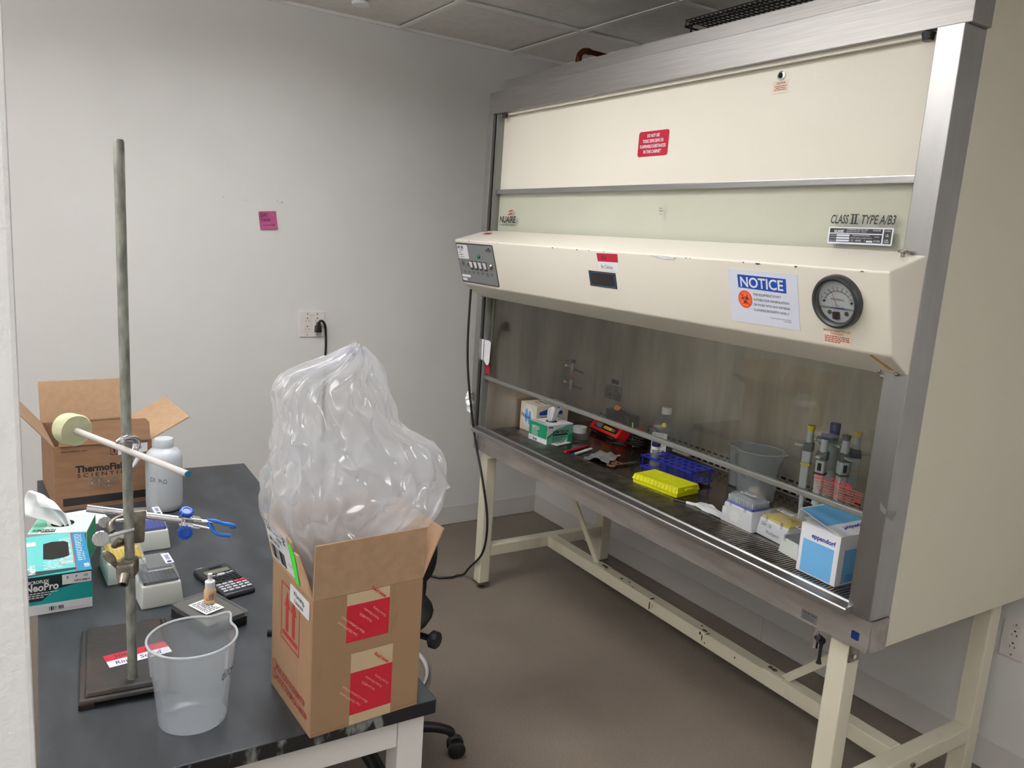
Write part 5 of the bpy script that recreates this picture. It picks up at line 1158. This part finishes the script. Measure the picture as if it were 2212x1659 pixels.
# --- wash bottle with side spout
t = thing('wash_bottle', 'white translucent wash bottle with side spout and handwriting, half full of water', 'bottle', (.628, -1.329, TZ))
obj('body', MB().lathe([(0,.002),(.040,0),(.0465,.005),(.0475,.02),(.0475,.145),(.045,.160),(.036,.171),(.026,.176),(.0235,.180),(.0235,.186)], n=56), 'bottle_hdpe', t, smooth=50)
obj('water', MB().lathe([(0,.004),(.045,.006),(.0458,.02),(.0458,.112),(0,.112)], n=48), 'water_tint', t, smooth=50)
obj('cap', MB().lathe([(.0255,.181),(.0255,.199),(.0235,.202),(.0,.2022)], n=40), 'bottle_hdpe', t, smooth=40)
obj('spout', MB().tube([(.012,-.040,.150), (.018,-.055,.160), (.022,-.063,.162), (.030,-.080,.140), (.040,-.098,.122)], .005, 12, rr=[.008,.0085,.0085,.0045,.0022]), 'bottle_hdpe', t, smooth=60)
text(t, Surf((.0378,-.0335,.095), (.72,.69,0), (0,0,1)), [('DI', .000, .0, .013, .014, .05), ('H O', .026, .0, .013, .026, .05), ('2', .037, -.002, .007, .004, .05)], 'ink', .010, world=False, name='handwriting')
# --- green wipes box with tissue, on the table
t, fc = wipes_box('green and mint wipes box with a white tissue sticking up, behind the teal glove box', (.8980, -1.5860, TZ), math.radians(-13), .118, .118, .085, 'green lab wipes boxes')
f = fc['top']; obj('print', f.slab(.002, .002, .116, .116, 0, .0003), 'mint', t); g = MB(); f.poly([(.002,.002),(.116,.002),(.116,.020),(.070,.030),(.002,.012)], .0003, .0006, g); obj('print', g, 'kim_mid', t)
text(t, Surf((.059,-.056,.0852), (0,1,0), (-1,0,0)), [('KIMTECH', .004, .010, .013, .046, .1, .03)], 'ink', .0008, world=False)
obj('print', Surf((.059,-.056,.0852), (0,1,0), (-1,0,0)).slab(.022, .004, .050, .009, .0004, .0009), 'ink', t)
obj('print', Surf((.059,.059,0), (-1,0,0), (0,0,1)).slab(.003, .003, .115, .082, 0, .0004), 'kim_green', t)
g = MB()
def tis(u, v):
    s = u-.5
    P = Vector((.015-.02*v+.05*(s*s)*v*2, .012-.075*v*(.6+.4*v)+s*(.018+.075*v)*(1-.55*max(0, v-.6)/.4), .083+.105*v-.05*s*s*4*v*(1 if s < 0 else .7)-.02*v*v))
    return P+Vector((.006*math.sin(14*u+2)*(1-v*.5)+.004*noise.noise(P*50), 0, .003*noise.noise(P*60)))
g.grid(tis, 40, 30); o = obj('tissue', g, 'tissue', t, smooth=60); o.modifiers.new('s', 'SOLIDIFY').thickness = .0006
# --- teal glove box
L, D, H = .230, .120, .083
t = kbox('glove_box', 'teal cardboard glove dispenser box with dark oval opening, nearest the wall end', 'glove box', (1.186-L/2, -1.546-D/2, TZ), 0, L, D, H, 'teal')
tf = Surf((L/2,-D/2,H), (0,1,0), (-1,0,0)); ff_ = Surf((L/2,-D/2,0), (0,1,0), (0,0,1))
obj('print', tf.slab(.001, .022, .092, L-.001, 0, .0003), 'teal_light', t); obj('print', tf.slab(.0935, .001, .119, L-.001, 0, .0003), 'blue_stripe', t); obj('print', tf.slab(.0915, .001, .0935, L-.001, .0003, .0006), 'red_print', t); g = MB(); tf.poly([(.001,.001),(.092,.010),(.092,.018),(.001,.026)], .0003, .0006, g); obj('print', g, 'teal_dark', t)
g = MB(); tf.poly([(.036,.085),(.052,.078),(.075,.082),(.084,.088),(.085,.165),(.078,.176),(.055,.180),(.038,.172)], .0004, .0009, g); obj('opening', g, 'glove_dark', t)
text(t, tf, [('NeoPro', .021, .010, .014, .048, .0, .03, 90), ('100', .117, .014, .010, .020, 0, .03, 90)], 'white', .0008, world=False)
obj('fine_print', lines(tf, [(.068,.190-.004*i-(.014 if i % 8 > 6 else 0),.021,.0018) for i in range(38)], .0008), 'white', t)
obj('fine_print', lines(tf, [(.036+.006*(i % 2),.066-.0085*i,.036-.003*(i % 3),.003) for i in range(5)]+[(.098,.205-.010*i,.014,.003) for i in range(16)], .0008), 'white', t)
obj('paper_label', tf.slab(.004,.165,.024,.190,.0006,.0010), 'white_paper', t)
g = MB(); ff_.poly([(.001,.030),(.030,.030),(.052,.050),(.110,.060),(.119,.062),(.119,.0815),(.001,.0815)], 0, .0003, g); obj('print', g, 'teal_dark', t)
obj('print', ff_.slab(.001, .001, .119, .022, 0, .0003), 'white_paper', t)
text(t, ff_, [('MICROFLEX', .004, .068, .0065, .040, 0, .03), ('NeoPro', .002, .052, .0155, .058, .05, .03)], 'white', .0008, world=False)
obj('fine_print', lines(ff_, [(.004,.046-.0045*i,.055-.012*i,.002) for i in range(3)]+[(.022,.0175,.03,.0018),(.05,.0075,.06,.0016)], .0008), 'white', t)
obj('barcode', bars(ff_, .042, .007, .028, .008, .0008), 'ink', t)
obj('paper_label', ff_.slab(.0665, .058, .1185, .079, .0004, .0010), 'white_paper', t); text(t, ff_, [('S', .0745, .0705, .005, .003, 0, .02), ('P', .0905, .0705, .005, .003, 0, .02), ('CH', .105, .0705, .005, .007, 0, .02), ('NPG-888-S', .088, .0615, .0042, .028, 0, .02)], 'ink', .0014, world=False)
# --- tip boxes on the table
tip_box('tip box with blue tray and clear lid, behind the yellow one on the table', (.870, -1.402, TZ), math.radians(2), 'tip_base', 'tip_blue', False, 'tip boxes on the table', L=.124, D=.084, hb=.048, hl=.032, side=True)
tip_box('tip box with yellow tray and clear lid, between glove box and ring stand rod', (1.036, -1.474, TZ), math.radians(3), 'tip_base', 'tip_yellow', False, 'tip boxes on the table', L=.124, D=.084, hb=.048, hl=.032, side=True)
tip_box('tip box with dark grey tray and clear lid, right behind the ring stand', (1.181, -1.424, TZ), math.radians(3.5), 'tip_base', 'tip_grey', False, 'tip boxes on the table', L=.124, D=.084, hb=.048, hl=.032, side=True)
# --- calculator
t = thing('calculator', 'dark blue scientific calculator with grey and red keys lying on the table', 'calculator', (1.183, -1.283, TZ), math.radians(13))
CL, CW = .156, .080
cb_ = MB(); cb_.hexa([(-CL/2,-CW/2,.001),(CL/2,-CW/2+.004,.001),(CL/2,CW/2-.004,.001),(-CL/2,CW/2,.001)], [(-CL/2,-CW/2,.016),(CL/2-.004,-CW/2+.006,.012),(CL/2-.004,CW/2-.006,.012),(-CL/2,CW/2,.016)], bev=.005, seg=3); obj('body', cb_, 'calc_body', t, smooth=50)
ks = Surf((CL/2-.004,-CW/2,.0121), (0,1,0), Vector((-(CL-.004),0,.004)))
obj('lcd', ks.slab(.012, .108, .068, .126, .0002, .0010), 'calc_lcd', t); obj('solar_cell', ks.slab(.030, .135, .060, .143, .0002, .0010), 'glove_dark', t)
text(t, ks, [('CASIO', .006, .147, .0045, .015)], 'white', .0012, world=False)
obj('cursor_pad', MB().lathe([(.010,0),(.0095,.003),(0,.0036)], c=ks.P(.040, .095, .0), ax=ks.n, n=28, sx=.6, sy=1), 'key_light', t)
for x, y in ((.014,.098),(.024,.096),(.056,.096),(.066,.098)): obj('key', ks.slab(x-.004, y-.002, x+.004, y+.002, 0, .002, rad=.0015), 'key_light', t)
for j in range(4):
    for i in range(6):
        if j == 0 and 1 < i < 4: continue
        obj('key', ks.slab(.008+.0112*i, .0595+.0085*j, .0165+.0112*i, .0635+.0085*j, 0, .002, rad=.001), 'key_dark', t)
for j in range(4):
    for i in range(5): obj('key', ks.slab(.0085+.0134*i, .010+.0115*j, .0190+.0134*i, .0165+.0115*j, 0, .0024, rad=.0015), 'key_red' if j == 3 and i > 2 else 'key_light', t)
# --- flat case with clear lid, card and dropper bottle
t = thing('slide_case', 'flat black plastic case with clear lid, between the calculator and beaker', 'case', (1.3390, -1.3475, TZ), math.radians(21))
L, D = .134, .088
obj('tray', MB().box((-L/2,-D/2,0), (L/2,D/2,.019), bev=.002), 'black', t); obj('insert', MB().box((-L/2+.004,-D/2+.004,.019), (L/2-.004,D/2-.004,.0265)), 'case_grey', t)
lm_ = MB(); lm_.box((-L/2-.001,-D/2-.001,.0195), (L/2+.001,D/2+.001,.0290), bev=.0015); obj('lid', lm_, 'clear', t)
g = MB(); frame(Surf((-L/2-.001,-D/2-.001,.029), (1,0,0), (0,1,0)), 0, 0, L+.002, D+.002, .0012, g, -.001, .0002); obj('lid_rim', g, 'lid_clear', t)
for x in (-.045, -.025): obj('hinge', MB().cyl((x,-D/2-.002,.020), (x+.01,-D/2-.002,.020), .0025, n=10), 'clear', t)
t = thing('label_card', 'white printed card lying on the flat black case, under the dropper bottle', 'card', (1.337, -1.352, TZ+.0296), math.radians(24))
obj('card', MB().box((-.030,-.021,0), (.030,.021,.0008), bev=.0003), 'white_paper', t); obj('fine_print', lines(Surf((.03,-.021,.0008), (0,1,0), (-1,0,0)), [(.004,.006+.0065*i,.034-.004*(i % 3),.0026) for i in range(8)], .0004), 'ink_thin', t)
t = thing('dropper_bottle', 'small dropper bottle of amber liquid with white cap on the card', 'bottle', (1.322, -1.342, TZ+.0306))
obj('body', MB().lathe([(0,0),(.0115,0),(.0120,.002),(.0120,.026),(.0105,.030),(.0085,.032),(0,.032)], n=32), 'drop_liquid', t, smooth=50)
obj('cap', MB().lathe([(0,.030),(.0098,.030),(.0098,.046),(.006,.0485),(.0042,.050),(.0036,.057),(.0046,.0585),(.0044,.062),(0,.0625)], n=32), 'white', t, smooth=50)
sf = Surf((.0124,-.006,.008), (0,1,0), (0,0,1)); obj('orange_band', sf.slab(-.004,.002,-.001,.007,-.0008,.0002), 'orange', t); obj('fine_print', lines(sf, [(.001,.002+.0035*i,.010,.0014) for i in range(4)], .0002), 'ink_thin', t)

# --- ring stand
t = thing('ring_stand', 'rusty black iron ring stand base with a tall steel rod', 'ring stand', (1.448, -1.510, TZ), math.radians(-4.4))
L, D = .258, .150
b = MB()
prf = [(0,.0225),(.010,.0225),(.014,.021),(.017,.0165),(.022,.014),(.026,.013)]
b.hexa([(-L/2,-D/2,.010),(L/2,-D/2,.010),(L/2,D/2,.010),(-L/2,D/2,.010)], [(-L/2+.003,-D/2+.003,.016),(L/2-.003,-D/2+.003,.016),(L/2-.003,D/2-.003,.016),(-L/2+.003,D/2-.003,.016)], bev=.002)
b.hexa([(-L/2+.008,-D/2+.008,.0155),(L/2-.008,-D/2+.008,.0155),(L/2-.008,D/2-.008,.0155),(-L/2+.008,D/2-.008,.0155)], [(-L/2+.013,-D/2+.013,.0235),(L/2-.013,-D/2+.013,.0235),(L/2-.013,D/2-.013,.0235),(-L/2+.013,D/2-.013,.0235)], bev=.003, seg=3)
obj('base_plate', b, 'iron', t, smooth=50)
for sx in (-1, 1):
    for sy in (-1, 1): x, y = sx*(L/2-.012), sy*(D/2-.012); obj('foot', MB().hexa([(x-.012,y-.012,0),(x+.012,y-.012,0),(x+.012,y+.012,0),(x-.012,y+.012,0)], [(x-.012,y-.012,.0105),(x+.012,y-.012,.0105),(x+.012,y+.012,.0105),(x-.012,y+.012,.0105)], bev=.002), 'iron', t)
obj('rod', MB().lathe([(.0095,.023),(.0078,.028),(.0078,.908),(.0066,.912),(0,.912)], c=(.092,.007,0), ax=(-.002,-.005,1), n=28), 'rod_steel', t, smooth=40)
lbm = FR[t.name].inverted(); wpt = lambda x, y: lbm @ Vector((x, y, TZ+.0236))
LS = Surf(wpt(1.4933,-1.5414), (wpt(1.4803,-1.4391)-wpt(1.4933,-1.5414)), (wpt(1.4476,-1.5485)-wpt(1.4933,-1.5414)))
obj('inventory_label', LS.slab(0, 0, .104, .022, 0, .0005), 'white_paper', t); obj('label_half', LS.slab(0, .022, .104, .045, 0, .0005), 'red_sign', t, label='red half of the handwritten label')
text(t, LS, [('306.', .014, .028, .011, .026, .1), ('8', .066, .028, .010, .006, .1)], 'ink', .0008, world=False, name='handwriting'); text(t, LS, [('Ring', .012, .005, .012, .026, .1, .01), ('Stand', .052, .005, .012, .036, .1, .01)], 'ink_blue', .0008, world=False, name='handwriting')
# white rod with foam stopper
a, b_ = Vector((1.400,-1.5796,1.1530)), Vector((1.720,-1.4503,1.1547)); d = (b_-a).normalized()
t = thing('stirring_rod', 'white rod with a pale green foam bung, clamped across the ring stand rod', 'rod', tuple((a+b_)/2))
obj('rod', MB().cyl(a, b_, .0049, n=20), 'rod_white', t, world=True, smooth=40)
fm_ = MB(); fm_.lathe([(0,0),(.022,.0),(.0270,.007),(.0275,.034),(.0255,.038),(.0,.038)], c=a-d*.028, ax=d, n=40)
for v in fm_.bm.verts: v.co += Vector((0,0,1))*.003*noise.noise(v.co*30)
obj('foam_bung', fm_, 'foam', t, world=True, smooth=50); obj('blue_tip', MB().cyl(b_-d*.0005, b_+d*.0015, .0047, n=20), 'blue_stripe', t, world=True)
t = thing('hook_connector', 'small polished hook clamp holding the white rod on the upright', 'clamp', (1.555,-1.515,1.165))
obj('hook', MB().tube([(1.570,-1.530,1.170), (1.566,-1.520,1.174), (1.556,-1.508,1.172), (1.549,-1.499,1.165), (1.550,-1.500,1.155), (1.556,-1.504,1.149)], .008, 14, rr=[.0035,.0062,.0072,.0066,.006,.004], flat=.75), 'chrome', t, world=True, smooth=60)
# three finger clamp
t = thing('utensil_clamp', 'chrome clamp arm with blue knobs and blue coated prongs on the ring stand', 'clamp', (1.52,-1.49,1.03))
a, b_ = Vector((1.500,-1.5691,1.0432)), Vector((1.535,-1.4295,1.0165)); d = (b_-a).normalized()
obj('arm', MB().cyl(a, b_, .0062, n=24), 'chrome', t, world=True, smooth=40)
hx = Vector((1,0,0)); up = hx.cross(d).normalized(); up = up if up.z > 0 else -up
def K(s, x, z): return b_+d*s+hx*x+up*z
def KB(s0, s1, x0, x1, z0, z1, bev=.001): return MB().hexa([K(s0,x0,z0),K(s1,x0,z0),K(s1,x1,z0),K(s0,x1,z0)], [K(s0,x0,z1),K(s1,x0,z1),K(s1,x1,z1),K(s0,x1,z1)], bev=bev)
obj('clamp_head', KB(-.002, .030, -.009, .009, .004, .0075), 'chrome', t, world=True); obj('clamp_head', KB(-.002, .030, -.009, .009, -.010, -.006), 'chrome', t, world=True); obj('clamp_head', KB(-.002, .001, -.009, .009, -.010, .0075), 'chrome', t, world=True)
obj('rivet', MB().sphere(K(.014, .004, .008), .003, 10), 'chrome', t, world=True)
def knob(c, ax, r, w_):
    mb = MB(); ax = Vector(ax).normalized(); x = ax.orthogonal().normalized(); y = ax.cross(x); n = 48; R = []
    for h, k in ((0,.86),(.001,1),(w_-.001,1),(w_,.88),(w_,.6),(w_-.0012,.55),(w_-.0012,.01)):
        R.append([c+ax*h+(x*math.cos(2*PI*i/n)+y*math.sin(2*PI*i/n))*r*k*(1+(.07 if k > .8 else 0)*math.cos(2*PI*i/n*12)) for i in range(n)])
    loft(mb, R); return mb
obj('knob', knob(K(.006, -.004, .010), Vector((.45,.1,.9)), .0110, .009), 'blue_plastic', t, world=True, smooth=40); obj('knob', knob(K(.008, .006, -.018), Vector((.95,-.15,.1)), .0120, .008), 'blue_plastic', t, world=True, smooth=40)
obj('screw', MB().cyl(K(.008,.004,-.018), K(.010,-.03,.002), .0025, n=10), 'chrome_dull', t, world=True)
for s_, zz in ((1, .002), (-1, -.006)):
    obj('finger_bar', MB().tube([K(.020,0,zz), K(.050,.002,zz+.002*s_)], .0028, 10, smooth=False), 'chrome', t, world=True)
obj('prong', MB().tube([K(.040,.000,.004), K(.052,.003,.0065), K(.066,.004,.004), K(.080,.004,.0035), K(.086,.004,.001), K(.079,.003,-.0005)], .0032, 10), 'blue_rubber', t, world=True, smooth=60)
obj('prong', MB().tube([K(.042,.002,.003), K(.048,.004,-.004), K(.054,.006,-.0115), K(.064,.008,-.0150), K(.082,.008,-.0145)], .0033, 10), 'blue_rubber', t, world=True, smooth=60)
# boss head holding the clamp
t = thing('clamp_holder', 'grey metal boss head with two round thumb screws holding the clamp arm', 'clamp', (1.545,-1.505,1.02))
bh = MB(); bh.hexa([(1.520,-1.512,.985),(1.538,-1.512,.985),(1.538,-1.488,.985),(1.520,-1.488,.985)], [(1.512,-1.508,1.040),(1.534,-1.508,1.040),(1.534,-1.484,1.040),(1.512,-1.484,1.040)], bev=.003); obj('body', bh, 'clamp_metal', t, world=True, smooth=50)
obj('rod_collar', MB().lathe([(.0066,0),(.0095,0),(.0095,.020),(.0066,.020)], c=(1.517,-1.502,1.0305), ax=d, n=24, close=True), 'clamp_metal', t, world=True, smooth=40)
obj('jaw', MB().tube([(1.528,-1.500,.992), (1.536,-1.524,.990), (1.552,-1.533,.994), (1.560,-1.528,1.004)], .0062, 12, rr=[.007,.0075,.007,.006], flat=.8), 'clamp_metal', t, world=True, smooth=60)
obj('jaw', MB().tube([(1.520,-1.500,1.030), (1.524,-1.524,1.029), (1.535,-1.538,1.024), (1.545,-1.536,1.014)], .006, 12, flat=.8), 'clamp_metal', t, world=True, smooth=60)
def thumb(p, q, head_r, nrm):
    p, q = Vector(p), Vector(q); mb = MB(); mb.cyl(q, p, .0036, .0030, n=14); dd = (p-q).normalized(); nrm = Vector(nrm); nrm = (nrm-dd*nrm.dot(dd)).normalized()
    mb.lathe([(0,-.0018),(head_r*.92,-.0018),(head_r,0),(head_r*.92,.0018),(0,.0018)], c=p+dd*head_r*.9, ax=nrm, n=32)
    y = nrm.cross(dd)
    for i in range(-4, 5):
        c = p+dd*head_r*.9+dd*(i*head_r*.2); w_ = math.sqrt(max(0, 1-(i*.2)**2))*head_r*.9; mb.cyl(c-y*w_+nrm*.0018, c+y*w_+nrm*.0018, .0007, n=6)
    return mb
obj('thumb_screw', thumb((1.532,-1.5375,1.0275), (1.530,-1.512,1.026), .0098, (.95,-.3,.1)), 'chrome', t, world=True); obj('thumb_screw', thumb((1.556,-1.5430,1.0110), (1.552,-1.505,1.017), .0128, (.95,-.3,.1)), 'chrome', t, world=True)
# empty holder lower down
t = thing('clamp_holder', 'empty grey cast boss head with wing screw, low on the ring stand rod', 'clamp', (1.548,-1.51,.95))
eb = MB(); eb.lathe([(.0082,-.012),(.0135,-.012),(.0140,.008),(.0125,.012),(.0082,.012)], c=(1.5425,-1.5115,.952), n=28, close=True); obj('collar', eb, 'clamp_metal', t, world=True, smooth=40)
obj('body', MB().hexa([(1.545,-1.530,.938),(1.566,-1.534,.938),(1.572,-1.508,.938),(1.552,-1.500,.938)], [(1.545,-1.534,.962),(1.562,-1.534,.960),(1.566,-1.508,.960),(1.550,-1.502,.962)], bev=.004, seg=3), 'clamp_metal', t, world=True, smooth=50)
obj('socket', MB().lathe([(.0045,0),(.0075,0),(.0085,-.018),(.0045,-.018)], c=(1.588,-1.527,.938), ax=(.8,-.25,-.5), n=24, close=True), 'clamp_metal', t, world=True, smooth=40); obj('socket_hole', MB().cyl((1.580,-1.5245,.943), (1.5855,-1.5262,.9395), .0046, n=16), 'void', t, world=True)
wg = MB(); wg.lathe([(0,-.002),(.0085,-.0015),(.0095,0),(.0085,.0015),(0,.002)], c=(1.552,-1.5425,.9735), ax=(.9,-.3,.15), n=24, sy=1.45, sx=.8); wg.cyl((1.550,-1.540,.966), (1.549,-1.530,.955), .004, .005, n=12); obj('wing_screw', wg, 'clamp_metal', t, world=True, smooth=50)
# --- big beaker on the table
b3 = beaker('translucent one litre plastic beaker with pouring spout at the front of the lab table', (1.668, -1.4355, TZ), math.radians(128), .052, .066, .145, 'beaker_pp', marks=False)
text(b3, Surf((.030,.0,.0), (1,0,0), (0,0,1)), [(' ', 0, 0, .01)], 'ink', world=False) if False else None
c2 = FR[b3.name].to_3x3().inverted(); XD = c2 @ Vector((-.72,.69,0)); NX = c2 @ Vector((.69,.72,0)).normalized()
text(b3, Surf(NX*.0600-XD*.016+Vector((0,0,.088)), XD, (0,0,1)), [('dirty', 0, 0, .017, .032, .35)], 'ink', .002, world=False, name='handwriting')
dr = MB(); 
for a_, z0, z1 in ((math.radians(-100), .085, .125), (math.radians(40), .105, .138)):
    for k in (-.03, .03): r0_ = .0665; nn_ = c2 @ Vector((math.cos(a_+k), math.sin(a_+k), 0)); dr.tube([nn_*(.052+.014*z0/.145+.001)+Vector((0,0,z0)), nn_*(.052+.014*z1/.145+.001)+Vector((0,0,z1))], .0012, 6, smooth=False)
obj('moulded_rib', dr, 'beaker_pp', b3)

# ------------------------------------------------------------------ office chair
t = thing('office_chair', 'black swivel chair with chrome foot ring, mostly hidden behind the cardboard carton', 'chair', (.970, -.880, 0), math.radians(0))
def ch(name, mb, m, smooth=None, parent=None): return obj(name, mb, m, parent or t, smooth=smooth)
hub = MB(); hub.lathe([(0,.075),(.035,.075),(.035,.125),(.027,.14),(.027,.24),(.017,.245),(.017,.42),(0,.42)], n=28); ch('gas_column', hub, 'black', 40)
for k in range(5):
    a = math.radians(72+72*k); c_, s_ = math.cos(a), math.sin(a)
    am = MB(); am.tube([(.02*c_,.02*s_,.105), (.12*c_,.12*s_,.105), (.22*c_,.22*s_,.098), (.275*c_,.275*s_,.082), (.287*c_,.287*s_,.068)], .02, 12, rr=[.024,.022,.019,.017,.014], flat=.8); ar_ = ch('base_arm', am, 'black', 60)
    n_ = Vector((-s_, c_, 0)); cpt = Vector((.290*c_, .290*s_, .026)); off = Vector((c_, s_, 0))*.012
    for sd in (-1, 1): wl_ = MB(); wl_.lathe([(0,-.009),(.022,-.009),(.026,-.006),(.026,.006),(.022,.009),(0,.009)], c=cpt+off+n_*.017*sd, ax=n_, n=28); ch('castor_wheel', wl_, 'black', 40, ar_)
    hc = MB(); hc.lathe([(0,-.010),(.021,-.009),(.021,.009),(0,.010)], c=cpt+off+Vector((0,0,.012)), ax=n_, n=24); ch('castor_hood', hc, 'black', 40, ar_)
fr2 = MB(); fr2.tube([(.205*math.cos(x), .205*math.sin(x), .285) for x in [2*PI*i/48 for i in range(49)]], .011, 12, smooth=False); ch('foot_ring', fr2, 'chrome', 60)
for k in range(3): a = math.radians(20+120*k); sp2 = MB(); sp2.tube([(.02*math.cos(a),.02*math.sin(a),.235), (.12*math.cos(a),.12*math.sin(a),.255), (.202*math.cos(a),.202*math.sin(a),.283)], .009, 10); ch('ring_spoke', sp2, 'black', 60)
st_ = MB(); st_.sphere((0, -.02, .475), (.200, .235, .042), 32); ch('seat', st_, 'black_fabric', 60)
bkp = MB(); bkp.box((-.10,-.10,.405), (.10,.12,.432), bev=.006); ch('seat_plate', bkp, 'black')
bs = MB(); bs.sphere((-.030, .165, .665), (.165, .040, .130), 32)
for v in bs.bm.verts: v.co.y += .25*(v.co.x+.01)**2*-1
ch('backrest', bs, 'black_fabric', 60)
bp_ = MB(); bp_.tube([(0,.10,.415), (0,.17,.43), (-.02,.21,.50), (-.04,.200,.66)], .018, 12, flat=.5); ch('back_support', bp_, 'black', 60)
kn = MB(); kn.lathe([(0,-.0),(.021,0),(.025,.004),(.025,.020),(.021,.024),(0,.024)], c=(.125,.168,.418), ax=(.85,.5,0), n=10); kn.cyl((.07,.13,.418), (.127,.170,.418), .009, n=12); ch('tension_knob', kn, 'black')
